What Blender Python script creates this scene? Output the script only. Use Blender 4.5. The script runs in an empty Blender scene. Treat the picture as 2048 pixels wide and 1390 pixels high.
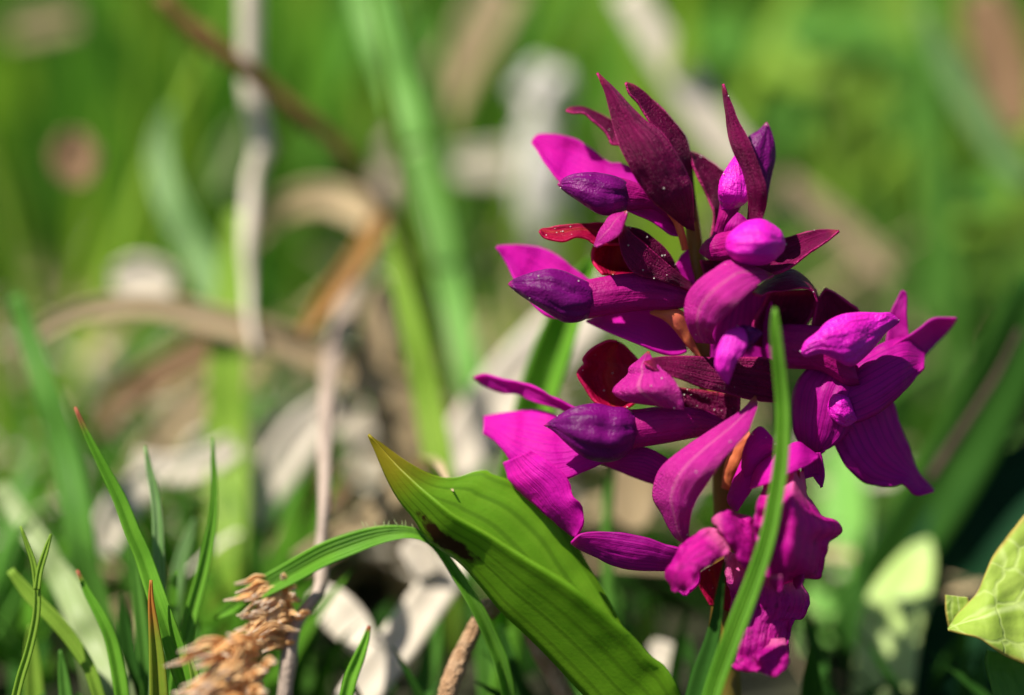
import bpy, math, random
from mathutils import Vector, noise
R = math.radians
random.seed(7)
rnd = random.random
uni = random.uniform

# ------------------------------------------------------------------ camera
scene = bpy.context.scene
COL = scene.collection
PITCH = R(18.0)            # the camera looks down on the flower
F = 0.237                  # distance to the plane of focus (m)
S = 0.095 / 2048           # metres per photo pixel in the plane of focus
CAM = Vector((0, 0, 0.115))
RT = Vector((1, 0, 0))
UP = Vector((0, math.sin(PITCH), math.cos(PITCH)))
FW = Vector((0, math.cos(PITCH), -math.sin(PITCH)))

cam_data = bpy.data.cameras.new('camera')
cam = bpy.data.objects.new('camera', cam_data)
COL.objects.link(cam)
cam.location = CAM
cam.rotation_euler = (R(90) - PITCH, 0, 0)
cam_data.sensor_width = 36
cam_data.lens = 36 * F / 0.095
cam_data.clip_start = 0.01
cam_data.clip_end = 200
cam_data.dof.use_dof = True
cam_data.dof.focus_distance = F - 0.0012
cam_data.dof.aperture_fstop = 5.2
scene.camera = cam

# ------------------------------------------------------------------ light
SUN_TO = Vector((-0.45, -0.14, 0.88)).normalized()      # direction towards the sun
world = bpy.data.worlds.new('World')
scene.world = world
world.use_nodes = True
wn = world.node_tree.nodes
sky = wn.new('ShaderNodeTexSky')
sky.sky_type = 'NISHITA'
sky.sun_disc = False
sky.sun_elevation = math.asin(SUN_TO.z)
sky.sun_rotation = math.atan2(SUN_TO.x, SUN_TO.y)
bg = wn['Background']
bg.inputs['Strength'].default_value = 0.05
world.node_tree.links.new(sky.outputs[0], bg.inputs[0])
sun_data = bpy.data.lights.new('sun', 'SUN')
sun_data.energy = 5.0
sun_data.angle = R(0.5)
sun_data.color = (1.0, 0.93, 0.78)
sun = bpy.data.objects.new('sun', sun_data)
COL.objects.link(sun)
sun.rotation_euler = SUN_TO.to_track_quat('Z', 'Y').to_euler()
sun.location = (-1, 0, 1.5)

scene.view_settings.view_transform = 'Standard'
scene.view_settings.look = 'None'
scene.view_settings.exposure = 0.8
scene.view_settings.gamma = 1.0
scene.view_settings.use_curve_mapping = False
scene.render.engine = 'CYCLES'
scene.cycles.use_denoising = True
scene.cycles.max_bounces = 10
scene.cycles.diffuse_bounces = 6
scene.cycles.transmission_bounces = 6
scene.cycles.sample_clamp_indirect = 6


# ------------------------------------------------------------------ helpers
def P(x, y, d=0.0):
    """point seen at photo pixel x, y, lying d pixel-units behind the plane of focus; never below the ground"""
    Z = F + d * S
    k = S / F
    ray = RT * ((x - 1024) * k) + UP * (-(y - 695) * k) + FW
    p = CAM + ray * Z
    if p.z < 0.0012:
        p = CAM + ray * ((CAM.z - 0.0012) / -ray.z)
    return p


def cr(pts, t):
    """Catmull-Rom through tuples, t in 0..1 by chord length"""
    n = len(pts)
    if n == 1:
        return pts[0]
    acc = [0.0]
    for i in range(1, n):
        acc.append(acc[-1] + max(1e-6, math.dist(pts[i][:2], pts[i - 1][:2])))
    s = t * acc[-1]
    i = 0
    while i < n - 2 and s > acc[i + 1]:
        i += 1
    f = (s - acc[i]) / (acc[i + 1] - acc[i])
    p1, p2 = pts[i], pts[i + 1]
    p0 = pts[i - 1] if i > 0 else tuple(2 * a - b for a, b in zip(p1, p2))
    p3 = pts[i + 2] if i + 2 < n else tuple(2 * a - b for a, b in zip(p2, p1))
    return tuple(0.5 * (2 * b + (c - a) * f + (2 * a - 5 * b + 4 * c - d) * f * f + (3 * b - a - 3 * c + d) * f ** 3)
                 for a, b, c, d in zip(p0, p1, p2, p3))


def lin(vals, t):
    if not isinstance(vals, (list, tuple)):
        return vals
    if len(vals) == 1:
        return vals[0]
    s = t * (len(vals) - 1)
    i = min(int(s), len(vals) - 2)
    f = s - i
    f = f * f * (3 - 2 * f)
    return vals[i] * (1 - f) + vals[i + 1] * f


def mesh_obj(name, verts, faces, uvs, mat, parent=None, thick=0.0):
    me = bpy.data.meshes.new(name)
    me.from_pydata([tuple(v) for v in verts], [], faces)
    me.polygons.foreach_set('use_smooth', [True] * len(me.polygons))
    if uvs:
        ul = me.uv_layers.new(name='UVMap')
        data = []
        for lp in me.loops:
            data.extend(uvs[lp.vertex_index])
        ul.data.foreach_set('uv', data)
    me.materials.append(mat)
    me.update()
    o = bpy.data.objects.new(name, me)
    COL.objects.link(o)
    if parent is not None:
        o.parent = parent
    if thick:
        md = o.modifiers.new('thickness', 'SOLIDIFY')
        md.thickness = thick
        md.offset = 0
        md.use_rim = True
    return o


def empty(name, loc, parent=None):
    """an Empty at the base of a thing; its parts keep world coordinates through the inverse matrix"""
    o = bpy.data.objects.new(name, None)
    o.empty_display_size = 0.005
    COL.objects.link(o)
    o.location = loc
    if parent is not None:
        o.parent = parent
    return o


def tag(o, label, cat=None, group=None, kind=None):
    if label:
        o['label'] = label
    if cat:
        o['category'] = cat
    if group:
        o['group'] = group
    if kind:
        o['kind'] = kind
    return o


def grid_faces(nu, nv, close=False):
    f = []
    for i in range(nu - 1):
        for j in range(nv if close else nv - 1):
            k = (j + 1) % nv
            f.append((i * nv + j, i * nv + k, (i + 1) * nv + k, (i + 1) * nv + j))
    return f


def sheet(name, A, B, mat, parent=None, d=0, bulge=0.0, tilt=0.0, nu=44, nv=19, thick=5, ripple=0.0, rfreq=0.03,
          crease=0.0, mid=None, midd=None, wr=1.2, cor=0.03, label=None):
    """a thin curved blade between the two margins A and B (photo pixels, base/tip order the same in both);
    d: depth along it, tilt: how much farther margin A lies than B, bulge/crease: how far the middle stands
    back (+) or forward (-) as a share of the width; mid: an optional third line between the margins"""
    verts, uvs = [], []
    seed = uni(0, 100)
    for i in range(nu):
        u = i / (nu - 1)
        a, b = cr(A, u), cr(B, u)
        w = math.dist(a[:2], b[:2])
        dd, tt = lin(d, u), lin(tilt, u)
        bl, crs = lin(bulge, u), lin(crease, u)
        m = cr(mid, u) if mid else None
        for j in range(nv):
            v = j / (nv - 1)
            if m:
                pts = [(a[0], a[1], tt / 2), (m[0], m[1], lin(midd, u)), (b[0], b[1], -tt / 2)]
                if v < .5:
                    q = [p * (1 - 2 * v) + r * 2 * v for p, r in zip(pts[0], pts[1])]
                else:
                    q = [p * (2 - 2 * v) + r * (2 * v - 1) for p, r in zip(pts[1], pts[2])]
                x, y, z = q
                z += dd
            else:
                x = a[0] * (1 - v) + b[0] * v
                y = a[1] * (1 - v) + b[1] * v
                z = dd + tt * (0.5 - v)
            z += bl * w * (1 - (2 * v - 1) ** 2) + crs * w * (1 - abs(2 * v - 1))
            e = abs(2 * v - 1) ** 3
            n1 = noise.noise(Vector((x * rfreq, y * rfreq, seed)))
            n2 = noise.noise(Vector((x * rfreq * 1.7, y * rfreq * 1.7, seed + 9)))
            z += ripple * n1 * (0.16 + 1.2 * e)
            if e > 0.3:
                x += 0.16 * ripple * n2 * e
                y += 0.16 * ripple * n1 * e
            z += wr * noise.noise(Vector((x * .08, y * .08, seed)))
            z += cor * w * (noise.noise(Vector((u * 2.2, v * 7, seed + 3))) + .5 * noise.noise(Vector((u * 3.5, v * 16, seed + 5))))
            verts.append(P(x, y, z))
            uvs.append((u, v))
    o = mesh_obj(name, verts, grid_faces(nu, nv), uvs, mat, parent, thick * S)
    if label:
        o['label'] = label
    return o


def body(name, A, B, mat, parent=None, d=0, ratio=0.9, nu=40, nt=40, keel=0.0, wr=2.0, freq=0.05, furrow=None, label=None,
         sq=1.0, wrk=0.045):
    """a closed swollen form (bud, hood, ovary) whose outline runs between A and B; ratio: depth over height"""
    verts, uvs = [], []
    seed = uni(0, 100)
    for i in range(nu):
        u0 = i / (nu - 1)
        u = 0.5 - 0.5 * math.cos(math.pi * u0)
        a, b = cr(A, u), cr(B, u)
        cx, cy = (a[0] + b[0]) / 2, (a[1] + b[1]) / 2
        hx, hy = (a[0] - b[0]) / 2, (a[1] - b[1]) / 2
        h = math.hypot(hx, hy)
        dd = lin(d, u)
        for j in range(nt):
            th = 2 * math.pi * j / nt
            c, s = math.cos(th), math.sin(th)
            c2 = math.copysign(abs(c) ** sq, c)
            rr = 1.0
            if keel:
                rr += keel * math.cos(th * 3 + 0.6)
            if furrow:
                for fa, fd, fw in furrow:
                    da = (th - R(fa) + math.pi) % (2 * math.pi) - math.pi
                    rr -= fd * math.exp(-(da / R(fw)) ** 2) * min(1, 3 * u, 6 * (1 - u) + .2)
            rr += wrk * (noise.noise(Vector((u * 2.5, c * 3.2, s * 3.2 + seed))) + .6 * noise.noise(Vector((u * 3.5, c * 7, s * 7 + seed))))
            x = cx + hx * c2 * (rr if abs(s) > .35 else 1)
            y = cy + hy * c2 * (rr if abs(s) > .35 else 1)
            z = dd - h * ratio * s * rr
            n1 = noise.noise(Vector((x * freq, y * freq, seed + z * freq)))
            n2 = noise.noise(Vector((x * freq * 3, y * freq * 3, seed + z * freq * 3)))
            z -= (n1 * wr * 2 + n2 * wr) * (1 if s > 0 else -1) * min(1, h / 12)
            verts.append(P(x, y, z))
            uvs.append((u, j / nt))
    faces = grid_faces(nu, nt, True)
    n0 = len(verts)
    a, b = cr(A, 0), cr(B, 0)
    verts.append(P((a[0] + b[0]) / 2, (a[1] + b[1]) / 2, lin(d, 0)))
    uvs.append((0, .5))
    a, b = cr(A, 1), cr(B, 1)
    verts.append(P((a[0] + b[0]) / 2, (a[1] + b[1]) / 2, lin(d, 1)))
    uvs.append((1, .5))
    for j in range(nt):
        k = (j + 1) % nt
        faces.append((n0, k, j))
        faces.append((n0 + 1, (nu - 1) * nt + j, (nu - 1) * nt + k))
    o = mesh_obj(name, verts, faces, uvs, mat, parent)
    if label:
        o['label'] = label
    return o


def frames(wp):
    """tangents of a list of world points"""
    t = []
    for i in range(len(wp)):
        a = wp[max(0, i - 1)]
        b = wp[min(len(wp) - 1, i + 1)]
        v = b - a
        t.append(v.normalized() if v.length > 1e-9 else Vector((0, 0, 1)))
    return t


def path(pts, d, n, root=False):
    """photo points (x, y, width) from tip to base -> world points and half widths"""
    wp, hw = [], []
    for i in range(n):
        u = i / (n - 1)
        x, y, w = cr(pts, u)
        z = lin(d, u)
        wp.append(P(x, y, z))
        hw.append(max(0.2, w) * 0.5 * S * (F + z * S) / F)
    if root and wp[-1].z > 0.002:                 # carry the base on down into the ground
        t = (wp[-1] - wp[-3]).normalized()
        steps = 6
        L = wp[-1].z
        p = wp[-1].copy()
        for k in range(steps):
            t = (t * 0.6 + Vector((0, 0.12, -1)).normalized() * 0.4).normalized()
            if t.z > -0.25:
                t = (t + Vector((0, 0, -0.6))).normalized()
            p = p + t * (L / steps / max(0.3, -t.z)) * 1.02
            wp.append(p.copy())
            hw.append(hw[-1] * 0.97)
            if p.z < -0.001:
                break
    return wp, hw


def ribbon(name, pts, mat, d=0, parent=None, n=26, fold=0.25, roll=0.0, thick=4, root=False, nv=7, twist=0.0, label=None, wav=0.0, ribs=0.0):
    """a grass blade: (x, y, width) from tip to base, folded along its midrib"""
    wp, hw = path(pts, d, n, root)
    tg = frames(wp)
    verts, uvs = [], []
    sd = uni(0, 50)
    N = len(wp)
    for i, (p, t, h) in enumerate(zip(wp, tg, hw)):
        view = (p - CAM).normalized()
        side = t.cross(view)
        side.normalize()
        nrm = side.cross(t).normalized()          # away from or towards the camera
        if nrm.dot(view) < 0:
            nrm = -nrm
        ang = roll + twist * i / N
        s2 = side * math.cos(ang) + nrm * math.sin(ang)
        n2 = nrm * math.cos(ang) - side * math.sin(ang)
        for j in range(nv):
            v = 2 * j / (nv - 1) - 1
            q = p + s2 * (h * v) + n2 * (h * fold * (1 - abs(v)) ** 1.0 * 2 - h * fold)
            if ribs:
                q = q + n2 * (h * ribs * math.cos(v * math.pi * 6))
            if wav:
                q = q + n2 * (wav * S * noise.noise(Vector((i * .35, v * 1.2, sd))))
            verts.append(q)
            uvs.append((i / (N - 1), j / (nv - 1)))
    o = mesh_obj(name, verts, grid_faces(N, nv), uvs, mat, parent, thick * S)
    if label:
        o['label'] = label
    return o


def tube(name, pts, mat, d=0, parent=None, n=30, nt=12, root=False, lump=0.06, nodes=(), label=None, lf=0.03):
    """a round stalk: (x, y, diameter) from top to base; nodes: (u, extra) swellings"""
    wp, hw = path(pts, d, n, root)
    tg = frames(wp)
    verts, uvs = [], []
    sd = uni(0, 50)
    N = len(wp)
    for i, (p, t, h) in enumerate(zip(wp, tg, hw)):
        e1 = t.cross(FW).normalized()
        e2 = t.cross(e1).normalized()
        u = i / (N - 1)
        g = 1.0
        for nu_, ex in nodes:
            g += ex * math.exp(-((u - nu_) / 0.025) ** 2)
        for j in range(nt):
            th = 2 * math.pi * j / nt
            r = h * g * (1 + lump * 2 * noise.noise(Vector((math.cos(th) * 1.5, math.sin(th) * 1.5, i * .45 + sd))))
            verts.append(p + (e1 * math.cos(th) + e2 * math.sin(th)) * r)
            uvs.append((u, j / nt))
    faces = grid_faces(N, nt, True)
    faces.append(tuple(range(nt))[::-1])
    faces.append(tuple((N - 1) * nt + j for j in range(nt)))
    o = mesh_obj(name, verts, faces, uvs, mat, parent)
    if label:
        o['label'] = label
    return o


# ------------------------------------------------------------------ materials
def mat_new(name):
    m = bpy.data.materials.new(name)
    m.use_nodes = True
    nt = m.node_tree
    nt.nodes.clear()
    return m, nt, nt.nodes, nt.links


def plant(name, c1, c2, trans=0.45, tcol=None, rough=0.5, spec=0.4, streak=(3, 40), streak_amt=1.0, grain=2500, bump=0.25,
          bumpd=0.00006, tip=None, tipw=0.12, base=None, basew=0.2, spots=None, sheen=0.0, fold_line=None, bruise=None,
          vein=None, rim=None, srel=1.4, net=None):
    """thin plant tissue: reflects and lets light through; streaked along its length (UV u = along, v = across)"""
    m, nt, N, L = mat_new(name)
    out = N.new('ShaderNodeOutputMaterial')
    uv = N.new('ShaderNodeUVMap')
    tc = N.new('ShaderNodeTexCoord')

    def math_(op, a, b=None):
        n = N.new('ShaderNodeMath')
        n.operation = op
        for i, s in enumerate((a, b)):
            if s is None:
                continue
            if isinstance(s, (int, float)):
                n.inputs[i].default_value = s
            else:
                L.new(s, n.inputs[i])
        return n.outputs[0]

    def mix(fac, a, b, blend='MIX'):
        n = N.new('ShaderNodeMix')
        n.data_type = 'RGBA'
        n.blend_type = blend
        for i, s in ((0, fac), (6, a), (7, b)):
            if isinstance(s, (int, float)):
                n.inputs[i].default_value = s
            elif isinstance(s, tuple):
                n.inputs[i].default_value = (*s, 1)
            else:
                L.new(s, n.inputs[i])
        return n.outputs[2]

    def ramp(fac, lo, hi):
        n = N.new('ShaderNodeMapRange')
        n.interpolation_type = 'SMOOTHSTEP'
        L.new(fac, n.inputs[0])
        n.inputs[1].default_value = lo
        n.inputs[2].default_value = hi
        return n.outputs[0]

    def tex(vec, scale, detail=3, rgh=0.55):
        n = N.new('ShaderNodeTexNoise')
        L.new(vec, n.inputs['Vector'])
        n.inputs['Scale'].default_value = scale
        n.inputs['Detail'].default_value = detail
        n.inputs['Roughness'].default_value = rgh
        return n.outputs['Fac']

    mp = N.new('ShaderNodeMapping')
    mp.inputs['Scale'].default_value = (streak[0], streak[1], 1)
    L.new(uv.outputs[0], mp.inputs[0])
    oi = N.new('ShaderNodeObjectInfo')
    va = N.new('ShaderNodeVectorMath')
    va.operation = 'ADD'
    L.new(mp.outputs[0], va.inputs[0])
    cx = N.new('ShaderNodeCombineXYZ')
    sc = math_('MULTIPLY', oi.outputs['Random'], 37.0)
    L.new(sc, cx.inputs[2])
    L.new(cx.outputs[0], va.inputs[1])
    st = tex(va.outputs[0], 1.0, 4)
    big = tex(tc.outputs['Object'], 260, 3)
    f = math_('ADD', math_('MULTIPLY', ramp(st, .3, .7), .55 * streak_amt), math_('MULTIPLY', ramp(big, .35, .7), .45))
    col = mix(f, c1, c2)
    sx = N.new('ShaderNodeSeparateXYZ')
    L.new(uv.outputs[0], sx.inputs[0])
    U, V = sx.outputs[0], sx.outputs[1]
    if vein:
        # fine parallel veins
        k = math_('SINE', math_('MULTIPLY', V, vein[0] * 6.2832))
        k = ramp(k, 0.55, 1.0)
        col = mix(math_('MULTIPLY', k, vein[2]), col, vein[1])
    if spots:
        sp = tex(tc.outputs['Object'], spots[0], 2)
        col = mix(math_('MULTIPLY', ramp(sp, spots[2], spots[2] + .06), spots[3]), col, spots[1])
    if tip:
        col = mix(math_('SUBTRACT', 1.0, ramp(math_('ADD', U, math_('MULTIPLY', big, .06)), tipw * .35, tipw)), col, tip)
    if base:
        col = mix(ramp(U, 1 - basew, 1.0), col, base)
    if fold_line:
        k = math_('ABSOLUTE', math_('SUBTRACT', V, fold_line[0]))
        col = mix(math_('MULTIPLY', math_('SUBTRACT', 1.0, ramp(k, 0.0, fold_line[2])), fold_line[3]), col, fold_line[1])
    nh = None
    if net:
        vo = N.new('ShaderNodeTexVoronoi')
        vo.feature = 'DISTANCE_TO_EDGE'
        vo.inputs['Scale'].default_value = net[0]
        wv = N.new('ShaderNodeVectorMath')
        wv.operation = 'ADD'
        nz = N.new('ShaderNodeTexNoise')
        nz.inputs['Scale'].default_value = net[0] * .8
        L.new(tc.outputs['Object'], nz.inputs['Vector'])
        sv = N.new('ShaderNodeVectorMath')
        sv.operation = 'SCALE'
        sv.inputs['Scale'].default_value = .0022
        L.new(nz.outputs['Color'], sv.inputs[0])
        L.new(tc.outputs['Object'], wv.inputs[0])
        L.new(sv.outputs[0], wv.inputs[1])
        L.new(wv.outputs[0], vo.inputs['Vector'])
        nh = math_('SUBTRACT', 1.0, ramp(vo.outputs['Distance'], .0, .10))
        col = mix(math_('MULTIPLY', nh, net[2]), col, net[1])
    if rim:
        k = math_('ABSOLUTE', math_('SUBTRACT', V, 0.5))
        col = mix(math_('MULTIPLY', ramp(k, .44, .5), rim[1]), col, rim[0])
    if bruise:
        bu, bv, ru, rv, bc = bruise
        du = math_('DIVIDE', math_('SUBTRACT', U, bu), ru)
        dv = math_('DIVIDE', math_('SUBTRACT', V, bv), rv)
        rr = math_('SQRT', math_('ADD', math_('MULTIPLY', du, du), math_('MULTIPLY', dv, dv)))
        rr = math_('ADD', rr, math_('MULTIPLY', math_('SUBTRACT', tex(tc.outputs['Object'], 900, 3), .5), 1.2))
        col = mix(math_('SUBTRACT', 1.0, ramp(rr, .7, 1.15)), col, bc)
    pb = N.new('ShaderNodeBsdfPrincipled')
    L.new(col, pb.inputs['Base Color'])
    pb.inputs['Roughness'].default_value = rough
    pb.inputs['Specular IOR Level'].default_value = spec
    if sheen:
        pb.inputs['Sheen Weight'].default_value = sheen
        pb.inputs['Sheen Roughness'].default_value = .4
    bp = N.new('ShaderNodeBump')
    bp.inputs['Strength'].default_value = bump
    bp.inputs['Distance'].default_value = bumpd
    hgt = math_('ADD', tex(tc.outputs['Object'], grain, 2, .6), math_('MULTIPLY', st, srel))
    if nh:
        hgt = math_('SUBTRACT', hgt, math_('MULTIPLY', nh, 2.0))
    L.new(hgt, bp.inputs['Height'])
    L.new(bp.outputs[0], pb.inputs['Normal'])
    if trans:
        tr = N.new('ShaderNodeBsdfTranslucent')
        tcx = mix(1.0, col, tcol, 'MULTIPLY') if tcol else col
        L.new(tcx, tr.inputs[0])
        L.new(bp.outputs[0], tr.inputs['Normal'])
        ms = N.new('ShaderNodeMixShader')
        ms.inputs[0].default_value = trans
        L.new(pb.outputs[0], ms.inputs[1])
        L.new(tr.outputs[0], ms.inputs[2])
        L.new(ms.outputs[0], out.inputs[0])
    else:
        L.new(pb.outputs[0], out.inputs[0])
    return m


M = {}
M['petal'] = plant('petal_magenta', (.76, .009, .46), (.64, .008, .48), trans=.46, vein=(9, (.48, .004, .36), .45), base=(.52, .004, .36), basew=.6, rough=.55, spec=.12, streak=(2, 26), bump=.7, bumpd=.0001, srel=2.5)
M['sepal'] = plant('petal_shaded', (.58, .006, .36), (.40, .005, .30), trans=.44, vein=(9, (.22, .003, .20), .5), rough=.5, spec=.18, streak=(2, 22), bump=.6, bumpd=.0001, srel=2)  # darker copy of the petal, shade put into its colour
M['bud'] = plant('bud_shaded', (.15, .002, .13), (.07, .001, .075), trans=.0, rough=.36, spec=.18, streak=(2.5, 16), bump=.7, bumpd=.00016, grain=4200,  # dark copy for buds in shade, the shade painted into the colour
                 tip=(.36, .008, .18), tipw=.12, srel=1.8)
M['budlit'] = plant('bud_lit', (.62, .007, .42), (.50, .006, .42), trans=.0, rough=.42, spec=.25, streak=(2, 16), bump=.9, bumpd=.00018, grain=3200, srel=2)  # bright copy for buds in the sun, the light painted into the colour
M['bract'] = plant('bract_maroon', (.27, .002, .10), (.13, .0015, .05), trans=.36, tcol=(1.0, .6, .25), rough=.4, spec=.26, streak=(2, 18), bump=1.0,
                   bumpd=.0003, grain=5000, tip=(.45, .02, .10), tipw=.14, rim=((.62, .02, .24), .8), srel=1.6)
M['bractlit'] = plant('bract_lit', (.64, .02, .36), (.50, .010, .32), trans=.33, tcol=(1.0, .6, .5), rough=.36, spec=.32, streak=(2, 16), bump=1.0,  # brighter copy of the maroon bract, sunlight put into its colour
                       bumpd=.0003, grain=5200, tip=(.55, .14, .07), tipw=.12, fold_line=(.42, (.75, .22, .45), .05, .5), rim=((.72, .03, .42), .7), srel=1.3)
M['bractred'] = plant('bract_red', (.50, .003, .06), (.32, .002, .05), trans=.45, tcol=(1, .6, .3), rough=.42, spec=.2, streak=(2, 14), bump=.8, bumpd=.00015,
                      fold_line=(.45, (.55, .08, .02), .16, .4), rim=((.75, .02, .15), .6), srel=2)
M['ovary'] = plant('ovary_plum', (.36, .003, .17), (.22, .002, .12), trans=.1, rough=.5, spec=.15, streak=(1.5, 16), bump=.7, bumpd=.00015, srel=2.5)
M['orange'] = plant('ovary_orange', (.75, .22, .07), (.62, .10, .10), trans=.3, rough=.5, spec=.3, streak=(2, 10), bump=.3)
M['stem'] = plant('stem_olive', (.22, .13, .012), (.16, .07, .012), trans=.0, rough=.5, spec=.3, streak=(3, 12), base=(.10, .12, .02), basew=.4)
M['lip'] = plant('lip_magenta', (.74, .008, .40), (.50, .005, .34), trans=.46, vein=(9, (.42, .003, .24), .5), tip=(.88, .16, .50), tipw=.3, rough=.45, spec=.22, streak=(2, 20), bump=1.0, bumpd=.0002, srel=2, spots=(700, (.22, .002, .12), .6, .6))
M['leaf'] = plant('orchid_leaf', (.18, .42, .014), (.25, .50, .026), trans=.58, tcol=(.9, 1.0, .45), rough=.42, spec=.35, streak=(1.5, 26), bump=.4,
                  vein=(9, (.08, .19, .008), .45), tip=(.40, .33, .02), tipw=.22, bruise=(.255, .64, .075, .10, (.05, .02, .006)))


def G(name, c1, c2, **k):
    kk = dict(trans=.5, rough=.42, spec=.2, streak=(2, 12), bump=.35, tcol=(1.0, 1.0, .6))
    kk.update(k)
    M[name] = plant(name, c1, c2, **kk)


G('grass_fresh', (0.132, 0.372, 0.028), (0.217, 0.496, 0.046), vein=(7, (.20, .40, .08), .5), fold_line=(.5, (.03, .12, .01), .10, .8))
G('grass_fresh_tip', (0.132, 0.372, 0.028), (0.217, 0.496, 0.046), tip=(.5, .16, .10), tipw=.12)
G('grass_orange', (0.202, 0.341, 0.031), (0.341, 0.388, 0.046), tip=(.55, .24, .05), tipw=.5)
G('grass_yellow', (0.235, 0.42, 0.045), (0.32, 0.49, 0.07))
G('grass_green', (0.095, 0.27, 0.040), (0.15, 0.36, 0.055))
G('grass_blue', (0.232, 0.419, 0.155), (0.372, 0.558, 0.264), fold_line=(.8, (.10, .28, .03), .2, .7))
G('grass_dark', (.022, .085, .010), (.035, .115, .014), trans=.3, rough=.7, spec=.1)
G('grass_pale', (.30, .42, .16), (.38, .46, .24), trans=.4)
G('grass_mint', (.20, .46, .10), (.30, .54, .17), trans=.4, fold_line=(.75, (.16, .42, .05), .25, .7))
G('grass_glow', (.50, .68, .22), (.58, .74, .32), trans=.4)
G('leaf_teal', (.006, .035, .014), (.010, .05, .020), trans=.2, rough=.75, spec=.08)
G('leaf_net', (.34, .50, .07), (.42, .56, .11), trans=.4, streak=(5, 5), rough=.6, spec=.2, net=(330, (.56, .68, .24), .6), rim=((.50, .34, .10), .8), fold_line=(.55, (.58, .70, .28), .05, .8))
G('straw', (.48, .36, .21), (.56, .44, .29), trans=.25, tcol=(1, .9, .7), rough=.55)
G('straw_pale', (.74, .66, .56), (.82, .76, .68), trans=.25, tcol=(1, .9, .8), rough=.55)
G('straw_glint', (.78, .72, .64), (.84, .80, .76), trans=.2, tcol=(1, .95, .9), rough=.55)  # near white for the painted sun glints
G('straw_orange', (.46, .21, .06), (.46, .30, .12), trans=.35, tcol=(1, .9, .7), rough=.55)
G('straw_brown', (.26, .15, .08), (.34, .22, .13), trans=.15, tcol=(1, .9, .7), rough=.6)
G('stalk_dry', (.29, .22, .18), (.42, .34, .30), trans=0, rough=.6, streak=(6, 8), bump=.8, bumpd=.0002)
G('twig', (.13, .065, .02), (.19, .10, .035), trans=0, rough=.6, streak=(8, 6), bump=.9, bumpd=.0003)
G('twig_dark', (.05, .035, .025), (.08, .055, .04), trans=0, rough=.7, streak=(8, 6), bump=.9, bumpd=.0003)
G('twig_stub', (.30, .17, .09), (.46, .31, .20), trans=0, rough=.7, streak=(10, 6), bump=1.0, bumpd=.0004)
G('seed', (.62, .58, .56), (.70, .68, .70), trans=.2, rough=.7)
G('scale', (.92, .56, .20), (.92, .74, .46), trans=.4, tcol=(1, .8, .5), rough=.5, tip=(.75, .62, .5), tipw=.4)
G('stone', (.55, .46, .36), (.66, .58, .50), trans=0, rough=.8, streak=(5, 5))


def soil_mat():
    m, nt, N, L = mat_new('soil')
    out = N.new('ShaderNodeOutputMaterial')
    pb = N.new('ShaderNodeBsdfPrincipled')
    tc = N.new('ShaderNodeTexCoord')
    a = N.new('ShaderNodeTexNoise')
    a.inputs['Scale'].default_value = 60
    a.inputs['Detail'].default_value = 6
    r = N.new('ShaderNodeValToRGB')
    r.color_ramp.elements[0].position = .35
    r.color_ramp.elements[0].color = (.008, .010, .003, 1)  # near black, so gaps in the grass carry painted shade
    r.color_ramp.elements[1].position = .7
    r.color_ramp.elements[1].color = (.03, .032, .010, 1)
    L.new(tc.outputs['Object'], a.inputs['Vector'])
    L.new(a.outputs['Fac'], r.inputs[0])
    L.new(r.outputs[0], pb.inputs['Base Color'])
    pb.inputs['Roughness'].default_value = .95
    bp = N.new('ShaderNodeBump')
    bp.inputs['Distance'].default_value = .002
    L.new(a.outputs['Fac'], bp.inputs['Height'])
    L.new(bp.outputs[0], pb.inputs['Normal'])
    L.new(pb.outputs[0], out.inputs[0])
    return m


# ------------------------------------------------------------------ ground
def build_ground():
    soil = soil_mat()
    verts, faces = [], []
    xs = [-20, -6, -2] + [-1 + .05 * i for i in range(41)] + [2, 6, 20]
    ys = [-10, -3, -1] + [-.4 + .05 * i for i in range(49)] + [4, 8, 30]
    for y in ys:
        for x in xs:
            h = .003 * noise.noise(Vector((x * 9, y * 9, 3))) - .003
            verts.append((x, y, h))
    n = len(xs)
    for j in range(len(ys) - 1):
        for i in range(n - 1):
            faces.append((j * n + i, j * n + i + 1, (j + 1) * n + i + 1, (j + 1) * n + i))
    g = mesh_obj('ground', verts, faces, None, soil)
    tag(g, 'meadow soil with the shade between the grass put into its near black colour', kind='structure')


build_ground()


def strip(verts, faces, uvs, p, az, length, width, lean, curve, droop=0.0, n=5, u0=0.0):
    """append one arching blade rooted at p to shared lists"""
    b = len(verts)
    dirv = Vector((math.cos(az), math.sin(az), 0))
    side = Vector((-math.sin(az), math.cos(az), 0))
    sp = uni(-.9, .9)
    side = (side * math.cos(sp) + dirv * math.sin(sp)).normalized()
    q = p.copy()
    ang = lean
    for i in range(n + 1):
        t = i / n
        w = width * (1 - t ** 2.2) * .5 + .0001
        verts.append(q - side * w)
        verts.append(q + Vector((0, 0, 0)) + dirv * (w * .35))
        verts.append(q + side * w)
        uvs.extend(((1 - t, 0), (1 - t, .5), (1 - t, 1)))
        step = length / n
        q = q + (dirv * math.sin(ang) + Vector((0, 0, math.cos(ang)))) * step
        ang += curve / n
    for i in range(n):
        k = b + i * 3
        faces.append((k, k + 1, k + 4, k + 3))
        faces.append((k + 1, k + 2, k + 5, k + 4))


def mass(name, label, count, mat, area, length, width, lean, curve, z=0.0):
    verts, faces, uvs = [], [], []
    for _ in range(count):
        p = area()
        if p is None:
            continue
        strip(verts, faces, uvs, Vector((p[0], p[1], z)), uni(0, 2 * math.pi), uni(*length), uni(*width), uni(*lean), uni(*curve))
    o = mesh_obj(name, verts, faces, uvs, mat)
    tag(o, label, kind='stuff')
    return o


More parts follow.
